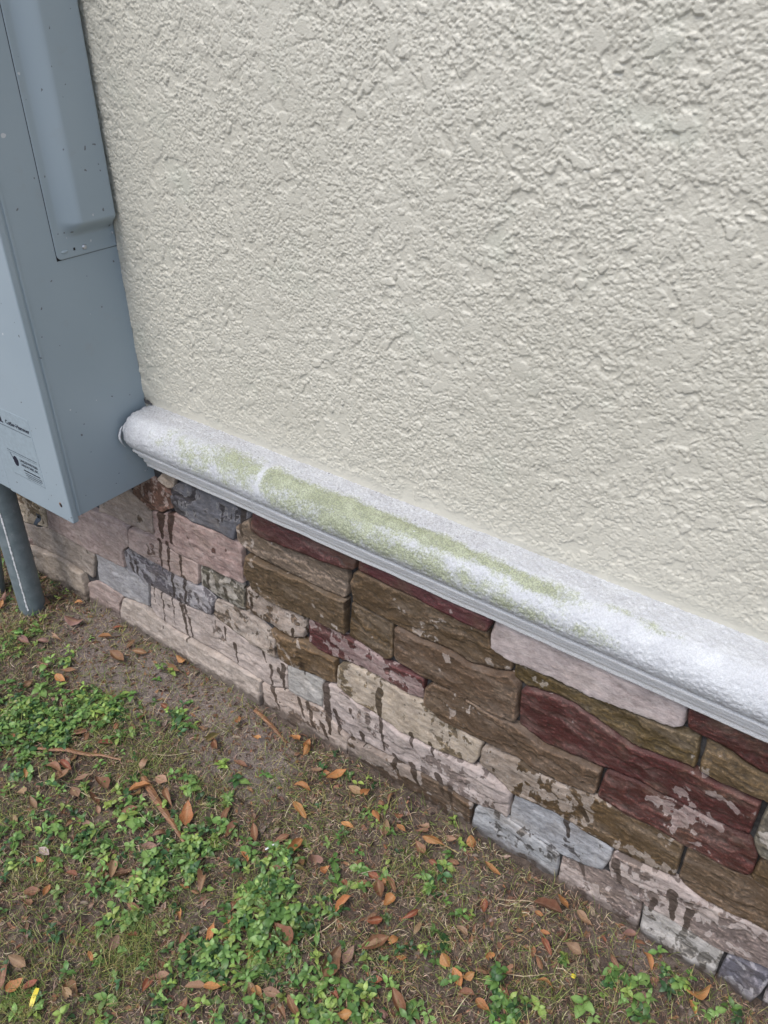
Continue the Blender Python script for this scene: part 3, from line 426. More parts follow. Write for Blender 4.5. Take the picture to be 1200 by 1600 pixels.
# ------------------------------------------------------------------ stucco wall
def build_stucco():
    def axis(lo, hi, step, outer):
        core = np.arange(lo, hi, step)
        k = np.cumsum(step * 1.5 ** np.arange(1, 40)); k = k[k < outer]
        return np.concatenate([(lo - k)[::-1], core, hi + k, [hi + outer]])
    xs = axis(-1.42, .05, .00145, 2.2); xs = np.concatenate([[-3.4], xs[xs > -2.6]])
    zc = np.arange(.722, 1.52, .00145); k = np.cumsum(.0017 * 1.5 ** np.arange(1, 30)); k = k[k < 1.6]
    zs = np.concatenate([zc, 1.53 + k, [3.2]])
    X, Z = np.meshgrid(xs, zs, indexing='ij')
    wx = X + .006 * vnoise(X * 60, Z * 60, 31); wz = Z + .006 * vnoise(X * 60, Z * 60, 32)
    # clusters of crumbly spatter, smoother troughs between them
    cl = fbm(wx * 36, wz * 36, 1, 4, .66)
    m = .26 + .74 * sstep(-.40, -.12, cl)
    qx = X + .0016 * vnoise(X * 210, Z * 210, 33); qz = Z + .0016 * vnoise(X * 210, Z * 210, 34)
    d1, v1 = worley(qx * 215, qz * 215, 5); d2, v2 = worley(qx * 350, qz * 350, 6); d3, v3 = worley(wx * 62, wz * 62, 7)
    b1 = np.sqrt(np.clip(1 - (d1 / .72) ** 2, 0, 1)) * (.25 + .75 * v1)
    b2 = np.sqrt(np.clip(1 - (d2 / .72) ** 2, 0, 1)) * (.2 + .8 * v2)
    b3 = (1 - sstep(.45, .62, d3)) * (v3 > .45) * v3
    h = m * (.0004 + .0023 * b1 + .0016 * b2 + .0010 * b3 + .0004 * vnoise(X * 420, Z * 420, 55))
    h = h + .00022 * fbm(X * 120, Z * 120, 3, 3) + .0012 * fbm(X * 4, Z * 4, 8, 2)
    # trowel-flattened islands: lumps pressed to one level
    press = sstep(.30, .40, fbm(X * 22 + 9, Z * 22, 91, 3))
    cap = .0026 + .0003 * vnoise(X * 30, Z * 30, 14)
    h = np.where(h > cap, h * (1 - press) + cap * press, h)
    h = np.where(h > .0034, .0034 + (h - .0034) * .25, h)
    # chips: small smooth plateaus with sharp uneven rims
    rng = np.random.default_rng(4)
    step = .0017
    for i in range(620):
        cx = rng.uniform(-1.40, .04); cz = rng.uniform(.76, 1.52)
        a = rng.uniform(.0035, .0105) * (1.5 if rng.random() < .12 else 1); b = a * rng.uniform(.45, .95); th = rng.uniform(0, 3.14)
        i0, i1 = np.searchsorted(xs, [cx - 1.6 * a, cx + 1.6 * a]); j0, j1 = np.searchsorted(zs, [cz - 1.6 * a, cz + 1.6 * a])
        if i1 <= i0 or j1 <= j0: continue
        dx = X[i0:i1, j0:j1] - cx; dz = Z[i0:i1, j0:j1] - cz
        u = dx * math.cos(th) + dz * math.sin(th); w = -dx * math.sin(th) + dz * math.cos(th)
        ang = np.arctan2(w / b, u / a)
        ph = rng.uniform(0, 6.28, 3)
        rr = 1 + .16 * np.sin(2 * ang + ph[0]) + .13 * np.sin(3 * ang + ph[1]) + .09 * np.sin(5 * ang + ph[2])
        d = np.hypot(u / a, w / b) / rr
        k = sstep(1.0, .80, d)
        lvl = rng.uniform(.0027, .0038) + .04 * (u * rng.uniform(-1, 1) + w * rng.uniform(-1, 1))
        h[i0:i1, j0:j1] = h[i0:i1, j0:j1] * (1 - k) + lvl * k
    # a smooth caulked band just above the ledge
    band = sstep(.742, .762 , Z + .012 * vnoise(X * 14, Z * 3, 6))
    h = h * (.30 + .70 * band)
    edge = sstep(.03, .5, np.maximum(X - .06, 0) + np.maximum(-1.42 - X, 0) + np.maximum(Z - 1.53, 0))
    h = h * (1 - edge)
    V = np.stack([X, -h, Z], -1).reshape(-1, 3)
    me = np_mesh('stucco_face', V, grid_faces(len(xs), len(zs), flip=False))
    w = empty('stucco_wall', (0, 0, 0))
    tag(w, 'cream stucco house wall with rough knockdown texture above the ledge', 'wall')
    link('stucco_face', me, M['stucco'], w)
    core = box_bm(-3.4, 2.26, .004, .22, -.3, 3.2)
    bm_link('wall_core', core, M['mortar'], w)
build_stucco()

# ------------------------------------------------------------------ ledge
def build_ledge():
    prof = [(.002, .7395), (-.030, .7390), (-.055, .7372), (-.0665, .7315), (-.0785, .7200), (-.0855, .7060), (-.0875, .6900), (-.0850, .6740), (-.0780, .6620),
            (-.0690, .6560), (-.0580, .6535), (-.0545, .6515), (-.0550, .6495), (-.0650, .6488), (-.0672, .6475), (-.0672, .6425), (-.0655, .6405), (-.0560, .6395), (-.0525, .6385), (-.0520, .6370),
            (-.0545, .6358), (-.0548, .6290), (-.0530, .6240), (-.0440, .6228), (-.0432, .6210), (-.0445, .6195), (-.0435, .6100), (-.0385, .6030), (-.0380, .5960), (-.0360, .5920), (-.0200, .5915), (.002, .5915)]
    prof = [(y, z + .0055 * min(1, max(0, (.705 - z) / .03)) if z > .638 else z + .0052) for y, z in prof]
    P = np.array(prof)
    # resample with Catmull-Rom, dense
    pts = []
    for i in range(len(P) - 1):
        p0 = P[max(i - 1, 0)]; p1 = P[i]; p2 = P[i + 1]; p3 = P[min(i + 2, len(P) - 1)]
        n = max(1, int(np.linalg.norm(p2 - p1) / .0018))
        for k in range(n):
            t = k / n
            pts.append(.5 * ((2 * p1) + (p2 - p0) * t + (2 * p0 - 5 * p1 + 4 * p2 - p3) * t * t + (3 * p1 - p0 - 3 * p2 + p3) * t ** 3))
    pts.append(P[-1]); pts = np.array(pts)
    d = np.gradient(pts, axis=0); nrm = np.stack([d[:, 1], -d[:, 0]], 1); nrm /= np.linalg.norm(nrm, axis=1)[:, None] + 1e-9
    s = np.concatenate([[0], np.cumsum(np.linalg.norm(np.diff(pts, axis=0), axis=1))])
    xs = np.concatenate([np.arange(-1.383, .06, .0019), .06 + np.cumsum(.003 * 1.25 ** np.arange(22))])
    X, S = np.meshgrid(xs, s, indexing='ij')
    n = len(s)
    if nrm[np.argmax(-pts[:, 0]), 0] > 0: nrm = -nrm
    smooth_part = sstep(.142, .150, S)                     # the thin mouldings below the nose are smoother
    st = fbm(X * 235, S * 235, 3, 2, .6); st2 = vnoise(X * 440, S * 440, 9)
    disp = (.00150 * st + .00050 * st2) * (1 - .85 * smooth_part) + .0012 * fbm(X * 14, S * 20, 5, 2)
    ends = sstep(.012, .0, X + 1.383)                      # slightly crumbled left end
    disp = disp - ends * .0035 * (1 - smooth_part) + ends * .002 * vnoise(X * 300, S * 120, 4)
    xoff = -.005 * ends * (0.2 + np.abs(fbm(S * 90, S * 0 + 1, 8, 3)))
    Yp = pts[:, 0][None, :] + nrm[:, 0][None, :] * disp
    Zp = pts[:, 1][None, :] + nrm[:, 1][None, :] * disp
    V = np.stack([X + xoff, Yp, Zp], -1).reshape(-1, 3)
    F = grid_faces(len(xs), n)
    al = np.zeros_like(X)
    # algae: upper band and a paler band across the nose, in metres along x and along the profile
    def G(x0, s0, sx, ss, w):
        nonlocal al
        al = al + w * np.exp(-((X - x0) / sx) ** 2 - ((S - s0) / ss) ** 2)
    for a in ((-1.15, .085, .09, .034, .45), (-1.03, .070, .07, .026, .85), (-.90, .064, .10, .016, 1.0), (-.88, .098, .14, .030, .72), (-.77, .064, .10, .014, .95),
              (-.66, .062, .10, .013, 1.0), (-.56, .064, .09, .012, .9), (-.70, .105, .15, .028, .74), (-.55, .112, .10, .026, .55), (-.47, .066, .08, .011, .95),
              (-.38, .070, .06, .013, .7), (-.41, .118, .06, .016, .60), (-.31, .112, .05, .016, .55), (-.26, .056, .04, .007, .5), (-.20, .064, .03, .007, .4), (-1.22, .09, .06, .034, .20), (-.75, .08, .5, .05, .12)):
        G(*a)
    al = .88 * al * (1 - .85 * np.exp(-((X + .985) / .008) ** 2))
    al = al * (1 + .5 * fbm(X * 22, S * 40, 60, 3))
    gr = .50 * sstep(.058, .040, S + .004 * vnoise(X * 30, S * 60, 2)) * (.55 + .45 * sstep(-.2, -.7, X)) + .36 * np.exp(-((X + 1.3) / .25) ** 2) * (S < .13) + .02
    gr = gr * (.7 + .9 * np.clip(fbm(X * 9, S * 30, 66, 3) + .3, 0, 1))
    gr = gr * (1 - .45 * sstep(-.45, -.1, X) * (S < .15))
    me = np_mesh('ledge_moulding', V, F, attrs={'lip': smooth_part.reshape(-1), 'algae': al.reshape(-1), 'grime': gr.reshape(-1)})
    root = empty('ledge', (-1.38, 0, .59))
    inv = Matrix.Translation((1.38, 0, -.59))
    tag(root, 'white moulded ledge stained with green algae between stucco and stone', 'ledge')
    o = link('moulding', me, M['ledge'], root); o.matrix_parent_inverse = inv
    # end cap
    bm = bmesh.new()
    vv = [bm.verts.new((-1.3795, float(p[0]) + .0012, float(p[1]) - .0006)) for p in pts[::2]]
    bm.faces.new(vv)
    o = bm_link('end_cap', bm, M['ledge'], root); o.matrix_parent_inverse = inv
    # flake of render peeling off the left end
    bm = bmesh.new()
    rr = random.Random(3)
    prev = None
    rows = []
    for i in range(9):
        t = i / 8
        z = .714 - .050 * t
        y = -.079 - .009 * math.sin(t * 3.0)
        w = .007 * math.sin(math.pi * min(1, t + .12)) + .001
        x = -1.3895 - .0016 * rr.random()
        rows.append([bm.verts.new((x, y + w * .4, z)), bm.verts.new((x - .003, y + w * .2, z)), bm.verts.new((x - .001, y - w * .6, z)), bm.verts.new((x + .002, y - w * .3, z))])
    for a, b in zip(rows, rows[1:]):
        for k in range(4): bm.faces.new((a[k], a[(k + 1) % 4], b[(k + 1) % 4], b[k]))
    o = bm_link('loose_flake', bm, M['ledge'], root, True); o.matrix_parent_inverse = inv
    # small blister
    bm = bmesh.new(); bmesh.ops.create_uvsphere(bm, u_segments=10, v_segments=6, radius=.0035)
    for v in bm.verts: v.co.z *= .5
    bmesh.ops.translate(bm, verts=bm.verts, vec=(-.637, -.059, .7345))
    o = bm_link('blister', bm, M['ledge'], root, True); o.matrix_parent_inverse = inv
build_ledge()

def corner_gap():
    # dark gritty gap where stucco, box and ledge meet
    bm = bmesh.new(); r = random.Random(8)
    for i in range(26):
        c = Vector((-1.396 + r.random() * .020, -.0035 - r.random() * .003, .741 + r.random() * .011 * (1 - i / 60)))
        bmesh.ops.create_icosphere(bm, subdivisions=1, radius=r.uniform(.0012, .0030), matrix=Matrix.Translation(c) @ Matrix.Diagonal((1.5, .6, 1, 1)))
    w = bpy.data.objects['stucco_wall']
    bm_link('crumbled_corner', bm, M['mortar'], w, False)
corner_gap()

# ------------------------------------------------------------------ stone veneer
PAL = {'brn': (.100, .067, .038), 'olv': (.108, .074, .034), 'tan': (.185, .140, .105), 'mar': (.072, .022, .022), 'slt': (.052, .056, .066), 'gry': (.165, .160, .158),
       'pnk': (.225, .150, .142), 'prp': (.150, .070, .074), 'blu': (.145, .135, .155), 'pal': (.215, .170, .145), 'wht': (.20, .185, .165), 'ice': (.17, .18, .19),
       'grn': (.11, .105, .080), 'rst': (.125, .066, .047), 'lil': (.235, .200, .195)}
HUE = {'ice': .85, 'blu': .45, 'slt': .7, 'wht': .30, 'lil': .30, 'gry': .30}
NAMES = {'mar': 'dark maroon stone', 'slt': 'dark slate-grey stone', 'ice': 'pale blue-grey stone', 'lil': 'smooth lilac-grey stone', 'pnk': 'dusty pink stone', 'rst': 'rusty red-brown stone'}

def seg_dist(px, pz, x0, z0, x1, z1):
    dx, dz = x1 - x0, z1 - z0
    t = np.clip(((px - x0) * dx + (pz - z0) * dz) / (dx * dx + dz * dz + 1e-12), 0, 1)
    return np.hypot(px - x0 - t * dx, pz - z0 - t * dz), t

def run_field(x, z):
    r = np.zeros_like(x)
    for x0, z0, x1, z1, w in DRIPS:
        xw = x + .0022 * vnoise(z * 90, x * 12, int(abs(x0) * 9999) % 997)
        d, t = seg_dist(xw, z, x0, z0, x1, z1)
        ww = w * (.75 - .45 * t) + .001 * vnoise(z * 200, x * 0, 5)
        r = np.maximum(r, np.clip(1 - .5 * d / np.maximum(ww, .0012), 0, 1))
    return r

def poly_dist(px, pz, P):
    best = np.full(px.shape, 9.0)
    n = len(P)
    for i in range(n):
        d, _ = seg_dist(px, pz, P[i][0], P[i][1], P[(i + 1) % n][0], P[(i + 1) % n][1])
        best = np.minimum(best, d)
    return best

def inside(px, pz, P):
    c = np.zeros(px.shape, bool); n = len(P); j = n - 1
    for i in range(n):
        xi, zi = P[i]; xj, zj = P[j]
        if abs(zi - zj) > 1e-12:
            c ^= ((zi > pz) != (zj > pz)) & (px < (xj - xi) * (pz - zi) / (zj - zi) + xi)
        j = i
    return c

def stone_mesh(idx, key, dryness, poly, base_y=-.035):
    rng = random.Random(idx * 7 + 3)
    # outline: resample at about 4 mm, pull in a hair for the joint, roughen
    pts = []
    n = len(poly)
    for i in range(n):
        a = poly[i]; b = poly[(i + 1) % n]
        L = math.dist(a, b); k = max(1, round(L / .0042))
        for j in range(k):
            t = j / k; pts.append((a[0] + (b[0] - a[0]) * t, a[1] + (b[1] - a[1]) * t))
    A = np.array(pts)
    for _ in range(2): A = (np.roll(A, 1, 0) + 2 * A + np.roll(A, -1, 0)) / 4
    area = .5 * np.sum(A[:, 0] * np.roll(A[:, 1], -1) - np.roll(A[:, 0], -1) * A[:, 1])
    if area < 0: A = A[::-1]
    tg = np.roll(A, -1, 0) - np.roll(A, 1, 0); nn = np.stack([tg[:, 1], -tg[:, 0]], 1)
    nn /= np.linalg.norm(nn, axis=1)[:, None] + 1e-9
    A = A - nn * (.0007 + .0013 * (1 + vnoise(A[:, 0] * 70, A[:, 1] * 70, idx))[:, None] * .6)
    step = .0036
    x0, z0 = A.min(0); x1, z1 = A.max(0)
    gx, gz = np.meshgrid(np.arange(x0, x1, step), np.arange(z0, z1, step))
    r2 = np.random.default_rng(idx)
    gx = (gx + r2.uniform(-.22, .22, gx.shape) * step).ravel(); gz = (gz + r2.uniform(-.22, .22, gz.shape) * step).ravel()
    dd = poly_dist(gx, gz, A); ok = inside(gx, gz, A) & (dd > .0022)
    inn = np.stack([gx[ok], gz[ok]], 1)
    allp = [Vector(p) for p in A.tolist()] + [Vector(p) for p in inn.tolist()]
    nb = len(A)
    vo, eo, fo, ov, oe, of = delaunay_2d_cdt(allp, [(i, (i + 1) % nb) for i in range(nb)], [], 1, 1e-7)
    Q = np.array([(v.x, v.y) for v in vo])
    d = poly_dist(Q[:, 0], Q[:, 1], A)
    rad = rng.uniform(.0025, .0055)
    # relief: rounded arris, split facets (lowest of several tilted planes), a few cleft steps
    e = 1 - np.clip(d / rad, 0, 1)
    h = -.0062 * e ** 2.0
    X = Q[:, 0]; Z = Q[:, 1]; sd = idx * 31
    xc, zc = Q.mean(0); W = np.ptp(X); Hh = np.ptp(Z)
    wx = X + .012 * vnoise(X * 22, Z * 34, sd + 1) + .004 * vnoise(X * 90, Z * 120, sd + 3); wz = Z + .007 * vnoise(X * 26, Z * 26, sd + 4) + .0025 * vnoise(X * 110, Z * 90, sd + 6)
    nf = int(4 + W / .028); fac = None
    for k in range(nf):
        px = X.min() + W * (k + rng.uniform(.1, .9)) / nf; pz = Z.min() + Hh * rng.uniform(.05, .95)
        pl = rng.uniform(.0015, .0065) + (wx - px) * rng.uniform(-.24, .24) + (wz - pz) * rng.uniform(-.52, .52)
        fac = pl if fac is None else np.minimum(fac, pl)
    h = h + np.clip(fac, -.010, .008)
    for k in range(rng.choice((1, 2, 2, 3))):
        ln = (wz - zc) - rng.uniform(-.3, .3) * Hh - (wx - xc) * rng.uniform(-.22, .22) - .006 * vnoise(wx * 30 + k * 9, wx * 0 + k, sd + 40)
        h = h + rng.choice((-1, 1)) * rng.uniform(.0016, .0036) * sstep(-.0010, .0010, ln) * sstep(.0, .3, vnoise(X * 12, Z * 5, sd + 50 + k) + .35)
    h = h + .0020 * vnoise(X * 34, wz * 60, sd + 2) + .0013 * fbm(X * 90, wz * 190, sd + 8, 2)
    h = h + (X - xc) * rng.uniform(-.02, .02) + (Z - zc) * rng.uniform(-.06, .08)
    h = h * (.7 + .3 * np.clip(d / .004, 0, 1)) + rng.uniform(-.0045, .0050)
    if key == 'mar' and dryness < .1: h = h * .4 + .0045
    if key == 'lil': h = h * .55 - .011 * e ** 2 * .4
    top = np.clip((Z - .560) / .028, 0, 1)
    h = h - top * .004
    Yf = base_y - h
    nv = len(Q)
    V = np.zeros((nv, 3)); V[:, 0] = X; V[:, 1] = Yf; V[:, 2] = Z
    tri = []
    for f in fo:
        f = list(f)
        c = Q[f].mean(0)
        if len(f) == 3:
            ar = (Q[f[1]][0] - Q[f[0]][0]) * (Q[f[2]][1] - Q[f[0]][1]) - (Q[f[2]][0] - Q[f[0]][0]) * (Q[f[1]][1] - Q[f[0]][1])
            tri.append(f if ar > 0 else f[::-1])
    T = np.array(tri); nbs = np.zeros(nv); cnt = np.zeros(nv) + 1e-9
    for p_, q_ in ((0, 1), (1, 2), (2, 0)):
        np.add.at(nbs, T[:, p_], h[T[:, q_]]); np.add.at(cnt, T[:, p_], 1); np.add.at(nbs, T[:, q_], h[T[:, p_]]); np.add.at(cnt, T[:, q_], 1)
    ridge = np.clip((h - nbs / cnt) * 2600, -1.5, 1.5) * np.clip(d / .004, 0, 1)  # convex edges positive, hollows negative; drives the painted highlights and crevice shade
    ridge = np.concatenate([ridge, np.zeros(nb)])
    # sides back into the mortar
    ring = list(range(nb))
    back = V[ring].copy(); back[:, 1] = -.001
    cen = back[:, [0, 2]].mean(0)
    V = np.vstack([V, back])
    for i in range(nb):
        a = i; b = (i + 1) % nb
        tri.append([a, nv + a, nv + b]); tri.append([a, nv + b, b])
    # dryness varies softly over the face; wetter right under the ledge, dry towards the ground
    XX, ZZ = V[:, 0], V[:, 2]
    dry = dryness * .46 + .27 + .10 * vnoise(XX * 9, ZZ * 12, 400)
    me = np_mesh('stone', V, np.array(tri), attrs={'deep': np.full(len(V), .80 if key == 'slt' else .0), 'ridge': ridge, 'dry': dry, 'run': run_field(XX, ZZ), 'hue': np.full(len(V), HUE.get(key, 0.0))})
    return me

def build_stones():
    root = empty('stone_wall', (-.9, 0, 0))
    tag(root, 'dry-stacked cast stone veneer with pale bloom and dark wet runs under the ledge', 'stone wall')
    inv = Matrix.Translation((.9, 0, 0))
    bk = box_bm(-3.4, 2.26, -.012, .0035, -.05, .5955)
    o = bm_link('mortar_backing', bk, M['mortar'], root); o.matrix_parent_inverse = inv
    allst = [(k, d, [tuple(p) for p in P]) for k, d, P in STONES]
    # courses that run on beyond what the photograph frames
    rng = random.Random(11)
    keys = ['tan', 'pnk', 'brn', 'pal', 'mar', 'gry', 'olv', 'blu', 'brn', 'tan']
    for z0, z1 in ((-.03, .085), (.085, .155), (.155, .265), (.265, .34), (.34, .45), (.45, .52), (.52, .588)):
        x = .235 + rng.uniform(-.0, .02)
        while x < 1.6:
            L = rng.uniform(.12, .34)
            allst.append((rng.choice(keys), rng.uniform(.15, .6), [(x, z0), (x + L, z0), (x + L, z1), (x, z1)])); x += L
        x = -1.985 - rng.uniform(0, .05) if z0 < .2 else -1.96 - rng.uniform(0, .03)
        while x > -3.0:
            L = rng.uniform(.12, .34)
            allst.append((rng.choice(keys), rng.uniform(.3, .7), [(x - L, z0), (x, z0), (x, z1), (x - L, z1)])); x -= L
    # stones behind the meter box, above the ones that show under it
    for (x0, x1, z0, z1) in ((-1.95, -1.72, .50, .588), (-1.72, -1.56, .52, .588)):
        allst.append(('tan', .4, [(x0, z0), (x1, z0), (x1, z1), (x0, z1)]))
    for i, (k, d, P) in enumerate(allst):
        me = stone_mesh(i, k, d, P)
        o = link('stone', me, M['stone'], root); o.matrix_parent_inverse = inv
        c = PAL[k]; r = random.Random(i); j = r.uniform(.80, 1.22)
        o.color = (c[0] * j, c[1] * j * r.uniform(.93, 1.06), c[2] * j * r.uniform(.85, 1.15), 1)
        if k in NAMES: o['label'] = NAMES[k]
build_stones()

# ------------------------------------------------------------------ meter enclosure
def text_mesh(body, size, bold=0.0):
    cu = bpy.data.curves.new('txt', 'FONT'); cu.body = body; cu.size = size; cu.extrude = 0.0; cu.offset = bold; cu.resolution_u = 2
    o = bpy.data.objects.new('txt', cu); COL.objects.link(o)
    dg = bpy.context.evaluated_depsgraph_get(); dg.update()
    me = bpy.data.meshes.new_from_object(o.evaluated_get(dg))
    bpy.data.objects.remove(o)
    return me

def build_box():
    XR, YB, YF = -1.400, -.001, -.2355
    XL, ZB, ZT = -2.02, .5535, 1.98
    root = empty('electrical_meter_box', (XR, 0, ZB))
    tag(root, 'grey-blue painted metal electrical meter box mounted on the wall left of the ledge', 'meter box')
    inv = Matrix.Translation((-XR, 0, -ZB))
    def part(name, bm, mat, smooth=False, parent=root):
        o = bm_link(name, bm, mat, parent, smooth)
        if parent is root: o.matrix_parent_inverse = inv
        return o
    part('body', box_bm(XL, XR, YF + .012, YB, ZB, ZT, .0022, 2), M['box'])
    # wrap-round front cover, its lip overlaps the body by about 14 mm
    part('front_cover', box_bm(-1.6335, XR + .0022, YF - .003, YF + .0125, .5425, ZT + .004, .0040, 3), M['box'])
    part('side_cover', box_bm(XL - .002, -1.6365, YF - .0005, YF + .0125, .5430, ZT + .004, .0030, 3), M['box'])
    part('cover_seam', box_bm(-1.6370, -1.6330, YF + .003, YF + .011, .545, ZT), M['dark_gap'])
    # turned bead along the body edge just behind the lip
    part('edge_bead', box_bm(XR - .003, XR + .0014, YF + .0155, YF + .0215, ZB + .001, ZT - .004, .0012, 2), M['box'])
    # raised access pan on the right side of the box
    y0, y1, z0 = -.1385, -.0035, 1.0805
    us = np.linspace(0, 1, 64); zs_ = np.concatenate([np.linspace(0, .12, 60), np.linspace(.13, .85, 18)])
    U, Zz = np.meshgrid(us, zs_, indexing='ij')
    Yg = y0 + (y1 - y0) * U
    dl = (Yg - (y0 + .012)); dr = (y1 - .0015) - Yg; db = Zz - .034
    rise_l = sstep(0, .042, dl); rise_b = sstep(0, .030, db - .006 * (1 - sstep(0, .03, dl)))
    rise_r = sstep(0, .008, dr)
    hgt = .0016 + .0255 * np.minimum(rise_l * 1.0, 1) * rise_b * (.35 + .65 * rise_r)
    # rounded lower-front corner of the flange
    yy = Yg - y0; rc = .011
    cut = (yy < rc) & (Zz < rc) & (np.hypot(rc - yy, rc - Zz) > rc)
    Yg2 = Yg.copy(); Zg2 = Zz.copy()
    rr_ = np.hypot(rc - yy, rc - Zz) + 1e-9
    Yg2[cut] = (y0 + rc - (rc - yy) / rr_ * rc)[cut]; Zg2[cut] = (rc - (rc - Zz) / rr_ * rc)[cut]
    X = XR + hgt
    V = np.stack([X, Yg2, z0 + Zg2], -1).reshape(-1, 3)
    nu, nv = U.shape
    Fq = grid_faces(nu, nv)
    rim = [i * nv for i in range(nu)] + [(nu - 1) * nv + j for j in range(1, nv)] + [i * nv + nv - 1 for i in range(nu - 2, -1, -1)] + [j for j in range(nv - 2, 0, -1)]
    base = V[rim].copy(); base[:, 0] = XR - .001
    off = len(V); V = np.vstack([V, base]); R = len(rim)
    side = np.array([[rim[i], off + i, off + (i + 1) % R, rim[(i + 1) % R]] for i in range(R)])
    me = np_mesh('side_pan', V, np.vstack([Fq, side]))
    pan = link('side_pan', me, M['box'], root); pan.matrix_parent_inverse = inv
    part('pan_shadow_gap', box_bm(XR - .0005, XR + .0006, y0 - .0009, y1, z0 - .0009, z0 + .85), M['dark_gap'])
    # slot dimple, square hole, screw head on the flange
    def disc(name, y, z, ry, rz, hx, mat, seg=14):
        bm = bmesh.new(); bmesh.ops.create_uvsphere(bm, u_segments=seg, v_segments=8, radius=1)
        for v in bm.verts: v.co = (XR + .0014 + v.co.x * hx, y + v.co.y * ry, z + v.co.z * rz)
        return part(name, bm, mat, True)
    disc('slot_emboss', y0 + .018, z0 + .0130, .0082, .0030, .0022, M['box'])
    disc('screw', y0 + .062, z0 + .0130, .0055, .0052, .0034, M['zinc'])
    disc('screw', y1 - .006, z0 + .0260, .002, .003, .003, M['zinc'])
    part('square_hole', box_bm(XR + .0010, XR + .0019, y0 + .0375, y0 + .0415, z0 + .0115, z0 + .0165), M['dark_gap'])
    # rivet / drain hole at the bottom of the front cover
    bm = bmesh.new(); bmesh.ops.create_uvsphere(bm, u_segments=14, v_segments=8, radius=1)
    for v in bm.verts: v.co = (-1.4300 + v.co.x * .0048, YF - .0030 + v.co.y * .0010, .5805 + v.co.z * .0062)
    part('knockout_rim', bm, M['bark'], True)
    bm = bmesh.new(); bmesh.ops.create_uvsphere(bm, u_segments=14, v_segments=8, radius=1)
    for v in bm.verts: v.co = (-1.4285 + v.co.x * .0036, YF - .0036 + v.co.y * .0010, .5810 + v.co.z * .0048)
    part('hole', bm, M['dark_gap'], True)
    # printed labels on the front cover
    yl = YF - .0034
    lab = box_bm(-1.6265, -1.474, yl, YF - .0029, .604, .768)
    film = part('label', lab, M['label_film'])
    film['label'] = 'thin printed label film with maker name and certification text'
    def bars(rects, mat, y=yl - .0003):
        bm = bmesh.new()
        for x0, x1, za, zb in rects:
            vs2 = [bm.verts.new((x0, y, za)), bm.verts.new((x1, y, za)), bm.verts.new((x1, y, zb)), bm.verts.new((x0, y, zb))]
            bm.faces.new(vs2)
        return bm
    part('printed_rules', bars([(-1.60, -1.478, .7272, .7283), (-1.592, -1.482, .6655, .6667), (-1.592, -1.484, .6612, .6617),
                                (-1.588, -1.4745, .6065, .6070)], M['print']), M['print'])
    def text(body, x, z, size, bold=0.0, stretch=1.0):
        me = text_mesh(body, size, bold)
        n = len(me.vertices); co = np.zeros(n * 3, np.float32); me.vertices.foreach_get('co', co); co = co.reshape(-1, 3)
        co = np.stack([x + co[:, 0] * stretch, np.full(n, yl - .0004), z + co[:, 1]], 1)
        me.vertices.foreach_set('co', co.astype(np.float32).ravel()); me.update()
        o = link('printed_text', me, M['print'], root); o.matrix_parent_inverse = inv
        return o
    text('Cutler-Hammer', -1.5655, .7350, .0145, .0003, .92)
    text('UNDERWRITERS', -1.5500, .6475, .0092, .0001, .95)
    text('LABORATORIES, INC.', -1.5500, .6375, .0092, .0001, .75)
    # rows of print too small to read: broken fine dashes
    rl = random.Random(2); fine = []
    for zr, xa, xb, hh in ((.6265, -1.544, -1.484, .0030), (.6205, -1.542, -1.480, .0018), (.6155, -1.540, -1.480, .0018), (.6110, -1.536, -1.486, .0014), (.6500, -1.502, -1.484, .0014)):
        xq = xa
        while xq < xb:
            wq = rl.uniform(.0012, .0034); fine.append((xq, min(xq + wq, xb), zr, zr + hh)); xq += wq + .0009
    part('fine_print', bars(fine, M['print'], yl - .0004), M['print'])['kind'] = 'stuff'
    # maker's mark: dark arch over a wedge, left of the name; and the certification roundel
    def ngon(pts2, mat, name):
        bm = bmesh.new(); bm.faces.new([bm.verts.new((x, yl - .0004, z)) for x, z in pts2]); return part(name, bm, mat)
    ngon([(-1.592 + .013 * math.cos(a), .738 + .019 * math.sin(a)) for a in np.linspace(0, math.pi, 12)] + [(-1.602, .738), (-1.602 + .004, .740)] +
         [(-1.592 - .007 * math.cos(a), .740 + .011 * math.sin(a)) for a in np.linspace(0, math.pi, 10)], M['print'], 'logo')
    ngon([(-1.603, .7335), (-1.574, .7335), (-1.581, .7395), (-1.603, .7395)], M['print'], 'logo')
    ngon([(-1.567 + .009 * math.cos(a), .6430 + .0125 * math.sin(a)) for a in np.linspace(0, 2 * math.pi, 16, endpoint=False)], M['print'], 'roundel')
    ngon([(-1.584, .6595), (-1.582, .6600), (-1.575, .6490), (-1.576, .6440), (-1.578, .6440), (-1.577, .6485)], M['print'], 'roundel_mark')
    # hub ring where the conduit enters
    for cx, cy in ((-1.9105, -.1405),):
        bm = bmesh.new()
        bmesh.ops.create_cone(bm, cap_ends=True, segments=28, radius1=.045, radius2=.045, depth=.018)
        bmesh.ops.translate(bm, verts=bm.verts, vec=(cx, cy, ZB - .009))
        part('conduit_hub', bm, M['zinc'])
build_box()

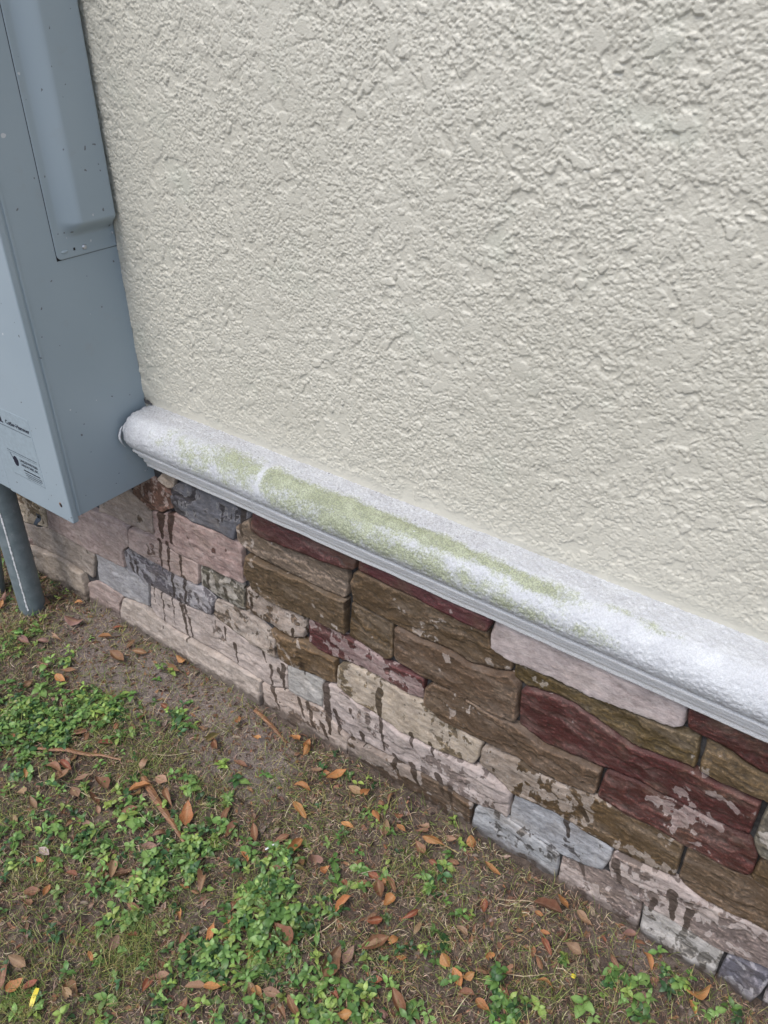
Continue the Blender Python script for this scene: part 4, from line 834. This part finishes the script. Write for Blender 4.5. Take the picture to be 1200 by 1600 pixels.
# ------------------------------------------------------------------ conduits
def conduit(base, top, r, label, mark=True):
    base = Vector(base); top = Vector(top); d = (top - base); L = d.length
    n = 36; m = 60
    th = np.linspace(0, 2 * math.pi, n, endpoint=False); zz = np.linspace(-.06, L, m)
    T, Zz = np.meshgrid(th, zz, indexing='ij')
    R = r + .0004 * fbm(T * 3, Zz * 40, 12, 2)
    V = np.stack([R * np.cos(T), R * np.sin(T), Zz], -1)
    V = np.concatenate([V, V[:1]], 0)
    V = V.reshape(-1, 3)
    me = np_mesh('pipe', V, grid_faces(n + 1, m))
    root = empty('conduit_pipe', base)
    root.rotation_euler = d.to_track_quat('Z', 'Y').to_euler()
    tag(root, label, 'conduit', 'grey conduits below the meter box')
    link('pipe', me, M['pvc'], root)
    if mark:   # long paint scuff / seam down the pipe's left side
        bm = bmesh.new(); rr = random.Random(5)
        row = []
        a0 = RAD(196)
        for i in range(120):
            z = .01 + (L - .16) * i / 119
            w = RAD(rr.uniform(1.5, 4.5)); aa = a0 + RAD(rr.uniform(-1.2, 1.2))
            row.append((bm.verts.new(((r + .0008) * math.cos(aa - w), (r + .0008) * math.sin(aa - w), z)), bm.verts.new(((r + .0013) * math.cos(aa), (r + .0013) * math.sin(aa), z)), bm.verts.new(((r + .0008) * math.cos(aa + w), (r + .0008) * math.sin(aa + w), z))))
        for a, b in zip(row, row[1:]):
            bm.faces.new((a[0], a[1], b[1], b[0])); bm.faces.new((a[1], a[2], b[2], b[1]))
        bm_link('scuffed_seam', bm, M['white_plastic'], root)
conduit((-1.9168, -.142, 0), (-1.905, -.1365, .552), .0365, 'grey conduit pipe with a white scuffed seam, nearer the camera, entering the box bottom')
conduit((-2.075, -.165, 0), (-2.00, -.120, .552), .030, 'thinner grey conduit pipe at the left edge behind the scuffed one', False)

# strap clip on the stone by the pipe
def build_clip():
    cx, cz, cy = -1.868, .357, -.047
    cx, cz = CLIP[0], CLIP[1]
    root = empty('pipe_strap', (cx, cy, cz))
    tag(root, 'small dark grey one-hole strap fixed to the stone right of the conduit', 'strap')
    bm = bmesh.new()
    rows = []
    for i in range(13):
        t = i / 12
        z = .018 - .040 * t
        y = -.002 - .016 * math.sin(math.pi * sst(t, .35, 1.0))
        w = .0095 if t < .45 else .0075
        rows.append([bm.verts.new((-w, y, z)), bm.verts.new((w, y, z)), bm.verts.new((w, y + .0018, z)), bm.verts.new((-w, y + .0018, z))])
    for a, b in zip(rows, rows[1:]):
        for k in range(4): bm.faces.new((a[k], a[(k + 1) % 4], b[(k + 1) % 4], b[k]))
    bm.faces.new(rows[0]); bm.faces.new(rows[-1])
    bm_link('strap_band', bm, M['grey_strap'], root)
    bm = bmesh.new(); bmesh.ops.create_cone(bm, cap_ends=True, segments=12, radius1=.0035, radius2=.0035, depth=.0012, matrix=Matrix.Translation((0, -.0030, .010)) @ Matrix.Rotation(RAD(90), 4, 'X'))
    bm_link('hole', bm, M['dark_gap'], root)
def sst(t, a, b): return max(0.0, min(1.0, (t - a) / (b - a)))
CLIP = (-1.9230, 0.2465)
build_clip()

# ------------------------------------------------------------------ litter and plants on the ground
NR = np.random.default_rng(77)
def field(lst, x, y):
    s = np.zeros_like(x)
    for cx, cy, r, w in lst: s = s + w * np.exp(-((x - cx) ** 2 + (y - cy) ** 2) / (r * r))
    return s

def in_view(x, y, m=.10):
    """strip of ground in front of the wall that can be seen, with a margin all round"""
    return (y < -.030) & (x > -2.35) & (x < .22) & (y > -.95) & (y > -.95 - .0 * x) & (x + .75 * y > -2.35) & (.95 * x - 1.32 * y < .36 + 0 * m)

def scatter(name, TV, TF, pos, yaw, tilt, roll, scale, colors, mat, label, cat, smooth=True, bend=None):
    """replicate a small template many times into one mesh; TV (k,3), TF (f,c)"""
    n = len(pos); k = len(TV)
    V = np.repeat(TV[None], n, 0) * (scale[:, None, :] if scale.ndim == 2 else scale[:, None, None])
    def rot(V, a, i, j):
        c = np.cos(a)[:, None]; s = np.sin(a)[:, None]
        A = V[..., i] * c - V[..., j] * s; B = V[..., i] * s + V[..., j] * c
        V[..., i] = A; V[..., j] = B
    rot(V, roll, 1, 2); rot(V, tilt, 2, 0); rot(V, yaw, 0, 1)
    V += pos[:, None, :]
    F = (np.arange(n)[:, None, None] * k + TF[None]).reshape(-1, TF.shape[1])
    C = np.repeat(colors[:, None, :], k, 1).reshape(-1, 3)
    me = np_mesh(name, V.reshape(-1, 3), F, smooth=smooth, colors=C)
    o = link(name, me, mat); tag(o, label, cat, kind='stuff')
    return o

def strip_template(n, curve=.12, taper=True):
    xs = np.linspace(0, 1, n + 1); V = []
    for x in xs:
        w = (.5 * (1 - .85 * x) if taper else .5 * (1 - .6 * abs(2 * x - 1) ** 3))
        z = curve * math.sin(math.pi * x)
        V += [(x, -w, z), (x, w, z)]
    F = [(2 * i, 2 * i + 2, 2 * i + 3, 2 * i + 1) for i in range(n)]
    return np.array(V, float), np.array(F)

def sample(n, dens):
    out = np.zeros((0, 2))
    while len(out) < n:
        p = np.stack([NR.uniform(-2.35, .22, n * 4), NR.uniform(-.95, -.032, n * 4)], 1)
        ok = in_view(p[:, 0], p[:, 1]) & (NR.random(len(p)) < dens(p[:, 0], p[:, 1]))
        out = np.vstack([out, p[ok]])
    return out[:n]

def jit(base, n, a=.25):
    b = np.array(base)[NR.integers(0, len(base), n)]
    return b * (1 + NR.uniform(-a, a, (n, 1))) * (1 + NR.uniform(-.07, .07, (n, 3)))

def build_litter():
    bare = lambda x, y: np.clip(1.0 - .38 * np.clip(sand_at(x, y), 0, 1), .5, 1)
    # straw and dead grass bits
    n = 34000; p = sample(n, lambda x, y: bare(x, y) * np.clip(.55 + .5 * fbm(x * 9, y * 9, 4, 2), 0.1, 1)); z = gh(p[:, 0], p[:, 1])
    TV, TF = strip_template(4, .16)
    TV[:, 1] += np.repeat(np.array([0, 2.2, 3.4, 2.4, -.6]), 2)
    L = NR.uniform(.005, .027, n) * np.where(NR.random(n) < .05, 2.3, 1); W = NR.uniform(.0006, .0018, n)
    sc = np.stack([L, W, L * NR.uniform(.3, 1.8, n)], 1)
    scatter('dead_grass', TV, TF, np.column_stack([p, z + NR.uniform(.0003, .007, n)]), NR.uniform(0, 6.28, n), NR.uniform(-.35, .2, n), NR.uniform(-1.2, 1.2, n), sc,
            jit([(.40, .29, .20), (.28, .18, .12), (.56, .46, .33), (.12, .075, .05), (.34, .22, .16), (.42, .37, .21), (.22, .25, .08), (.08, .05, .038), (.27, .165, .11)], n), M['straw'],
            'mat of dry straw bits and dead grass on the soil', 'dead grass', False)
    n = 26000; p = sample(n, lambda x, y: np.full(x.shape, .9)); z = gh(p[:, 0], p[:, 1])
    TV, TF = strip_template(1, 0, False)
    sc = np.stack([NR.uniform(.002, .008, n), NR.uniform(.0004, .0013, n), NR.uniform(.002, .006, n)], 1)
    scatter('soil_fibres', TV, TF, np.column_stack([p, z + .0006]), NR.uniform(0, 6.28, n), NR.uniform(-.5, .1, n), NR.uniform(-1, 1, n), sc,
            jit([(.30, .23, .20), (.20, .145, .12), (.40, .32, .28), (.10, .07, .055), (.26, .17, .12), (.05, .035, .028)], n), M['straw'],
            'fine fibres and flecks matted into the soil surface', 'soil litter', False)
    # leaf crumbs
    n = 16000; p = sample(n, bare); z = gh(p[:, 0], p[:, 1])
    TV = np.array([(-.7, -.16, 0), (.1, -.34, .22), (.75, 0, 0), (.15, .26, .12), (-.55, .2, .10)], float); TF = np.array([(0, 1, 2, 3), (0, 3, 4, 4)])
    TF = np.array([(0, 1, 2), (0, 2, 3), (0, 3, 4)])
    s = NR.uniform(.0025, .0085, n) * np.where(NR.random(n) < .22, 2.1, 1)
    scatter('leaf_crumbs', TV, TF, np.column_stack([p, z + .0012]), NR.uniform(0, 6.28, n), NR.uniform(-.5, .5, n), NR.uniform(-.5, .5, n), s,
            jit([(.20, .105, .065), (.13, .075, .05), (.25, .13, .07), (.25, .18, .135), (.07, .045, .032), (.22, .165, .135), (.045, .03, .024), (.16, .085, .055)], n), M['crumb'],
            'broken crumbs of brown leaves spread over the soil', 'leaf litter', False)
    # grass
    n = 15000; p = sample(n, lambda x, y: np.clip(field(GRASS, x, y) * 1.0 + .09 * bare(x, y), 0, 1)); z = gh(p[:, 0], p[:, 1])
    TV, TF = strip_template(5, .16)
    L = NR.uniform(.012, .048, n); W = NR.uniform(.0008, .0019, n)
    sc = np.stack([L, W, L], 1)
    scatter('grass', TV, TF, np.column_stack([p, z]), NR.uniform(0, 6.28, n), -NR.uniform(.05, .95, n), NR.uniform(-.8, .8, n), sc,
            jit([(.15, .21, .05), (.20, .25, .06), (.27, .29, .09), (.38, .33, .13), (.11, .165, .04)], n), M['grass'],
            'thin short blades of green and yellowing grass between the weeds', 'grass')
build_litter()

# weed leaf: ovate, folded along the midrib, base at the origin, tip towards +x
def weed_leaf_arrays(wid=.30, droop=.10):
    V = [(0, 0, 0)]
    prof = [(.16, .55), (.36, 1.0), (.60, .92), (.82, .50)]
    for x, w in prof:
        z = .10 * math.sin(x * 3) - droop * x * x
        V += [(x, -w * wid, z + .06 * w), (x, 0, z), (x, w * wid, z + .06 * w)]
    V.append((1.0, 0, -droop - .02))
    F = [(0, 1, 2), (0, 2, 3)]
    for i in range(3):
        a = 1 + 3 * i
        F += [(a, a + 3, a + 4), (a, a + 4, a + 1), (a + 1, a + 4, a + 5), (a + 1, a + 5, a + 2)]
    F += [(10, 13, 11), (11, 13, 12)]
    return np.array(V, float), np.array(F)

WEED_COLS = [(.085, .170, .045), (.130, .240, .062), (.190, .310, .090), (.045, .108, .038), (.235, .330, .080)]
def spot(x, y):
    if y > -.14 and x < -1.35: return 'below the box near the conduit'
    if y > -.17: return 'at the foot of the stone wall'
    if x < -1.25: return 'in the litter at far left'
    if x < -1.02: return 'among weeds left of centre'
    if x < -.72: return 'in the thick bottom centre patch'
    if x < -.45: return 'on soil right of the patch'
    return 'on the bare soil at lower right'

def build_weeds():
    TV, TF = weed_leaf_arrays(.255, .12)
    # plants that show large: each one a thing of its own
    lm = []
    for i, c in enumerate(WEED_COLS):
        for (w, dr) in ((.24, .08), (.31, .20)):
            tv, tf = weed_leaf_arrays(w, dr)
            shade = np.ones((len(tv), 1)); shade[[2, 5, 8, 11]] = 1.35
            me = np_mesh('leaf', tv, tf, colors=np.array(c) * shade)
            me.materials.append(M['weed']); lm.append(me)
    bm = bmesh.new()
    bmesh.ops.create_cone(bm, cap_ends=False, segments=5, radius1=.0009, radius2=.0006, depth=1.0)
    bmesh.ops.translate(bm, verts=bm.verts, vec=(0, 0, .5))
    for v in bm.verts: v.co.x += .0 if v.co.z < .5 else .0
    stem = bpy.data.meshes.new('stem'); bm.to_mesh(stem); bm.free()
    ca = stem.color_attributes.new('tint', 'FLOAT_COLOR', 'POINT')
    for d_ in ca.data: d_.color = (.12, .16, .05, 1)
    stem.materials.append(M['weed'])
    rg = random.Random(21)
    N = 230
    p = sample(N, lambda x, y: np.clip(field(WEEDS, x, y), 0, 1) ** 1.2)
    for i in range(N):
        x, y = float(p[i, 0]), float(p[i, 1]); z = float(gh(x, y))
        root = empty('weed_plant', (x, y, z), (rg.uniform(-.25, .25), rg.uniform(-.25, .25), rg.uniform(0, 6.28)))
        H = rg.uniform(.008, .026)
        s = link('stem', stem, None, root); s.scale = (1, 1, H)
        tiers = rg.choice((2, 2, 3)); ci = rg.choice((0, 1, 1, 2, 2, 3, 4))
        hue = ('deep green', 'mid green', 'light green', 'dark green', 'yellow-green')[ci]; ht = 'taller' if H > .017 else 'low'
        tag(root, '%s %s weed with %d leaf tiers %s' % (ht, hue, tiers, spot(x, y)), 'weed', '%s %s weeds with %d tiers %s' % (ht, hue, tiers, spot(x, y)))
        for k in range(tiers):
            zz = H * (1 - .28 * k); a0 = k * 1.45 + rg.uniform(-.2, .2); ln = rg.uniform(.0125, .0195) * (1 + .35 * k) * (.8 if k == 0 else 1)
            for q in range(2 if k else rg.choice((2, 3, 4))):
                nq = 2 if k else 3
                c2 = ci if rg.random() < .7 else rg.choice((1, 2, 0))
                lf = link('leaf', lm[c2 * 2 + rg.randint(0, 1)], None, root)
                lf.location = (0, 0, zz)
                lf.rotation_euler = (rg.uniform(-.35, .35), -rg.uniform(.0, .55) + .15 * k, a0 + q * 6.283 / (2 if k else 3) + rg.uniform(-.25, .25))
                lf.scale = (ln, ln * rg.uniform(.85, 1.25), ln)
    # the rest reads as ground cover
    n = 1400
    c = sample(n, lambda x, y: np.clip(field(WEEDS, x, y) * .8, 0, 1) ** 1.25 + .07 * (sand_at(x, y) < .25) * (x < -.4))
    k = 6; pos = np.repeat(c, k, 0); m = n * k
    hz = np.repeat(NR.uniform(.003, .022, n), k) * np.tile(np.array([1, 1, 1, .7, .7, .4]), n)
    yaw = np.repeat(NR.uniform(0, 6.28, n), k) + np.tile(np.array([0, 2.1, 4.2, .9, 4.0, 2.6]), n) + NR.uniform(-.35, .35, m)
    keep = NR.random(m) < .82
    z = gh(pos[:, 0], pos[:, 1]) + hz
    s = NR.uniform(.0085, .0185, m) * np.repeat(NR.uniform(.75, 1.2, n), k)
    cols = np.repeat(jit(WEED_COLS, n, .3), k, 0) * (1 + NR.uniform(-.3, .3, (m, 1)))
    P3 = np.column_stack([pos + .002 * NR.normal(size=(m, 2)), z])
    scatter('weed_ground_cover', TV, TF, P3[keep], yaw[keep], -NR.uniform(-.35, .6, m)[keep], NR.uniform(-.4, .4, m)[keep], s[keep], cols[keep], M['weed'],
            'low green mat of tiny broad-leaved weeds in patches', 'ground cover')
build_weeds()

# ------------------------------------------------------------------ dead leaves
LCOL = {'org': (.42, .195, .072), 'brn': (.215, .108, .060), 'tan': (.30, .195, .120), 'pnk': (.26, .155, .125), 'red': (.25, .080, .045), 'olv': (.19, .165, .060), 'wht': (.50, .44, .40)}
LNAME = {'org': 'orange-brown', 'brn': 'dark brown', 'tan': 'pale tan', 'pnk': 'pinkish grey-brown', 'red': 'reddish brown', 'olv': 'olive-brown', 'wht': 'whitish'}
def leaf_mesh(seed):
    r = random.Random(seed)
    nx, ny = 12, 6
    asp = r.uniform(.34, .60); tip = r.uniform(.8, 1.3); cu = r.uniform(-.8, 2.2); cx = r.uniform(-.25, .30); tw = r.uniform(-1.1, 1.1)
    ph = r.uniform(0, 6)
    torn = r.uniform(.55, .8) if seed % 4 == 1 else 1.0
    V = []; rib = []
    for i in range(nx + 1):
        t = i / nx * torn
        w = asp * .5 * (max(0, math.sin(math.pi * t ** tip)) ** .75) + .006
        w *= 1 + .05 * math.sin(t * 17 + ph) + .10 * math.sin(t * 6 + 2.3 * ph)
        for j in range(ny + 1):
            s = 2 * j / ny - 1
            y = s * w
            z = cu * y * y * 1.6 / (w + .05) * .5 + .03 * math.sin(5 * t + 2 * ph) + cx * math.sin(math.pi * t) + .5 * tw * (t - .5) * y + .025 * math.sin(9 * t + 4 * s + ph) * abs(s)
            jag = (.10 * math.sin(j * 2.7 + ph) + .05 * math.cos(j * 5.1)) * (torn < 1) * (i / nx) ** 3
            V.append((t - .5 + jag, y, z)); rib.append(1.0 if j == ny // 2 else (.25 if (i % 3 == 0) else 0.0))
    V = np.array(V); V[:, 2] -= np.percentile(V[:, 2], 15)
    F = grid_faces(nx + 1, ny + 1)
    # short stalk
    b = len(V)
    V = np.vstack([V, [(-.5, -.012, V[3, 2]), (-.5, .012, V[3, 2]), (-.66, .02, .02), (-.66, .035, .02)]]); rib += [1, 1, 1, 1]
    F = np.vstack([F, [(b, b + 1, b + 3, b + 2)]])
    return np_mesh('fallen_leaf', V, F, attrs={'rib': rib})

def build_leaves():
    meshes = [leaf_mesh(i) for i in range(16)]
    for m in meshes: m.materials.append(M['leaf'])
    rg = random.Random(5)
    items = [tuple(l) for l in LEAVES]
    n = 165
    p = sample(n, lambda x, y: np.clip(.25 + .6 * field(WEEDS, x, y) - .4 * sand_at(x, y), .02, 1) * np.where((x < -1.35) & (y > -.2), .4, 1))
    for i in range(n):
        a = rg.uniform(0, 6.28); L = rg.uniform(.014, .036); x, y = p[i]
        items.append((rg.choice(('brn', 'brn', 'org', 'red', 'tan', 'brn', 'pnk')), x - .5 * L * math.cos(a), y - .5 * L * math.sin(a), x + .5 * L * math.cos(a), y + .5 * L * math.sin(a)))
    for i, (k, x0, y0, x1, y1) in enumerate(items):
        L = math.hypot(x1 - x0, y1 - y0)
        x, y = (x0 + x1) / 2, (y0 + y1) / 2
        if y > -.045: y = -.045
        o = link('fallen_leaf', meshes[rg.randrange(16)])
        L = max(.014, min(L * 1.05, .060))
        wid = L * rg.uniform(.85, 1.2) if L < .035 else L * rg.uniform(.7, .95)
        flip = rg.random() < .3
        o.location = (x, y, float(gh(x, y)) + .003 + (.002 if i < len(LEAVES) else 0))
        a = math.atan2(y1 - y0, x1 - x0) + (math.pi if rg.random() < .5 else 0)
        hero = i < len(LEAVES)
        o.rotation_euler = (rg.uniform(-.30, .30) + (0 if not flip else .5), rg.uniform(-.16, .16), a)
        o.location.z += .010 if hero else .005
        o.scale = (L, wid, L * rg.uniform(.7, 1.1))
        c = LCOL[k]; j = rg.uniform(.8, 1.2)
        o.color = (c[0] * j, c[1] * j * rg.uniform(.9, 1.08), c[2] * j, 1)
        sz = 'large' if L > .034 else ('small' if L < .022 else 'medium')
        tag(o, '%s %s fallen leaf %s' % (sz, LNAME[k], spot(x, y)), 'leaf', '%s %s fallen leaves %s' % (sz, LNAME[k], spot(x, y)))
build_leaves()

# ------------------------------------------------------------------ strips, stalks and small rubbish
def ribbon(name, pts, w, mat, label, cat, thick=.0015, lift=.008, arch=.004):
    P = [Vector(p) for p in pts]
    out = []
    for i in range(len(P) - 1):
        for k in range(6): out.append(P[i].lerp(P[i + 1], k / 6))
    out.append(P[-1]); bm = bmesh.new(); rows = []
    N = len(out)
    base = out[0].copy()
    bz = float(gh(base.x, base.y)) + lift
    for i, q in enumerate(out):
        d = (out[min(i + 1, N - 1)] - out[max(i - 1, 0)]).normalized(); nn = Vector((-d.y, d.x))
        t = i / (N - 1); ww = w * (.55 + .45 * math.sin(math.pi * min(1, t * 1.1 + .12))) * .5
        z = float(gh(q.x, q.y)) + lift + arch * math.sin(t * math.pi)
        a = q + nn * ww; b = q - nn * ww
        rows.append([bm.verts.new((a.x - base.x, a.y - base.y, z - bz)), bm.verts.new((q.x - base.x, q.y - base.y, z - bz + w * .15)), bm.verts.new((b.x - base.x, b.y - base.y, z - bz)), bm.verts.new((q.x - base.x, q.y - base.y, z - bz - thick))])
    for a, b in zip(rows, rows[1:]):
        for k in range(4): bm.faces.new((a[k], b[k], b[(k + 1) % 4], a[(k + 1) % 4]))
    bm.faces.new(rows[0]); bm.faces.new(rows[-1][::-1])
    o = bm_link(name, bm, mat, None, False); o.location = (base.x, base.y, bz)
    return tag(o, label, cat)
ribbon('bark_strip', [(-1.4345, -.4453), (-1.3347, -.3931), (-1.2499, -.3493)], .011, M['bark'], 'long straight tan-brown dry strip lying over the left weeds', 'dry strip', lift=.014)
ribbon('bark_strip', [(-1.175, -.349), (-1.1103, -.372), (-1.03, -.392), (-.964, -.4095)], .016, M['bark'], 'wide reddish-brown dry strip running down to the middle weeds', 'dry strip', lift=.010)
ribbon('bark_strip', [(-1.1146, -.0498), (-1.04, -.064), (-.9788, -.0789)], .011, M['bark'], 'orange-brown dry strip with one end against the stone wall base', 'dry strip', lift=.006)
straw_mat = NT('pale_stalk').fin((.46, .37, .24), .6)
ribbon('straw_stalk', [(-.3752, -.134), (-.330, -.100), (-.2906, -.0733)], .0030, straw_mat, 'upper of two pale straw stalks lying together near the blue-grey stone', 'straw', lift=.004, arch=.001)
ribbon('straw_stalk', [(-.3682, -.1387), (-.335, -.118), (-.303, -.093)], .0028, straw_mat, 'lower of two pale straw stalks lying together near the blue-grey stone', 'straw', lift=.003, arch=.001)
ribbon('straw_stalk', [(-.2367, -.1745), (-.235, -.13), (-.2339, -.0862)], .0020, straw_mat, 'thin pale straw stalk on bare soil pointing at the wall', 'straw', lift=.003, arch=.002)
for pts, lb in (([(-1.22, -.30), (-1.17, -.275), (-1.135, -.235)], 'thin pale dry stem arching through the left weeds toward the wall'),
                ([(-1.30, -.47), (-1.22, -.455), (-1.17, -.43)], 'thin pale dry stem lying flat low among the left weeds'),
                ([(-1.33, -.13), (-1.31, -.17), (-1.30, -.20)], 'thin bent twig on the sandy bare patch near the wall'),
                ([(-1.02, -.27), (-.98, -.31), (-.955, -.325)], 'short dark curved twig on bare soil in the middle'),
                ([(-1.09, -.45), (-1.07, -.40), (-1.065, -.38)], 'upright thin tan stem among the middle weeds'),
                ([(-.98, -.55), (-.93, -.50), (-.91, -.46)], 'long thin yellowish dry stem across the centre weeds'),
                ([(-.30, -.25), (-.26, -.235), (-.21, -.19)], 'long thin brown root on the soil near the right weeds'),
                ([(-.62, -.42), (-.60, -.37), (-.595, -.34)], 'thin curved dry stem beside the lower centre leaves')):
    ribbon('dry_stem', pts, .0019, straw_mat, lb, 'stem', lift=.006, arch=.006, thick=.001)
# white plastic stick
def stick(name, a, b, r, mat, label, cat, lift):
    a = Vector((*a, 0)); b = Vector((*b, 0)); a.z = float(gh(a.x, a.y)) + lift; b.z = float(gh(b.x, b.y)) + lift * 1.3
    d = b - a; bm = bmesh.new()
    bmesh.ops.create_cone(bm, cap_ends=True, segments=10, radius1=r, radius2=r * .85, depth=d.length)
    bmesh.ops.bevel(bm, geom=list(bm.edges), offset=r * .2, segments=1, affect='EDGES')
    o = bm_link(name, bm, mat, None, True); o.location = (a + b) / 2; o.rotation_euler = d.to_track_quat('Z', 'Y').to_euler()
    return tag(o, label, cat)
stick('plastic_stick', (-.8141, -.325), (-.802, -.2985), .0017, M['white_plastic'], 'short white plastic stick on the leaf litter above the centre weeds', 'stick', .020)
# yellow tab
def tab():
    bm = bmesh.new(); rows = []
    for i in range(9):
        t = i / 8; y = (t - .5) * .030; w = .0042 * (1 - .25 * abs(2 * t - 1) ** 4); z = .0025 * math.sin(t * 3.1)
        rows.append([bm.verts.new((-w, y, z)), bm.verts.new((w, y, z)), bm.verts.new((w, y, z - .0014)), bm.verts.new((-w, y, z - .0014))])
    for a, b in zip(rows, rows[1:]):
        for k in range(4): bm.faces.new((a[k], a[(k + 1) % 4], b[(k + 1) % 4], b[k]))
    bm.faces.new(rows[0]); bm.faces.new(rows[-1])
    o = bm_link('yellow_tab', bm, M['yellow']); o.location = (-.945, -.781, float(gh(-.945, -.781)) + .011); o.rotation_euler = (.2, .1, RAD(32))
    tag(o, 'small bright yellow plastic tab half buried in grass at bottom left', 'plastic tab')
tab()
bm = bmesh.new(); bmesh.ops.create_uvsphere(bm, u_segments=12, v_segments=8, radius=.0042)
for v in bm.verts: v.co.z *= .75; v.co.x *= 1.25
o = bm_link('yellow_berry', bm, M['yellow'], None, True); o.location = (-.1893, -.1796, float(gh(-.1893, -.1796)) + .004)
tag(o, 'tiny yellow berry on the bare soil near the right weeds', 'berry')
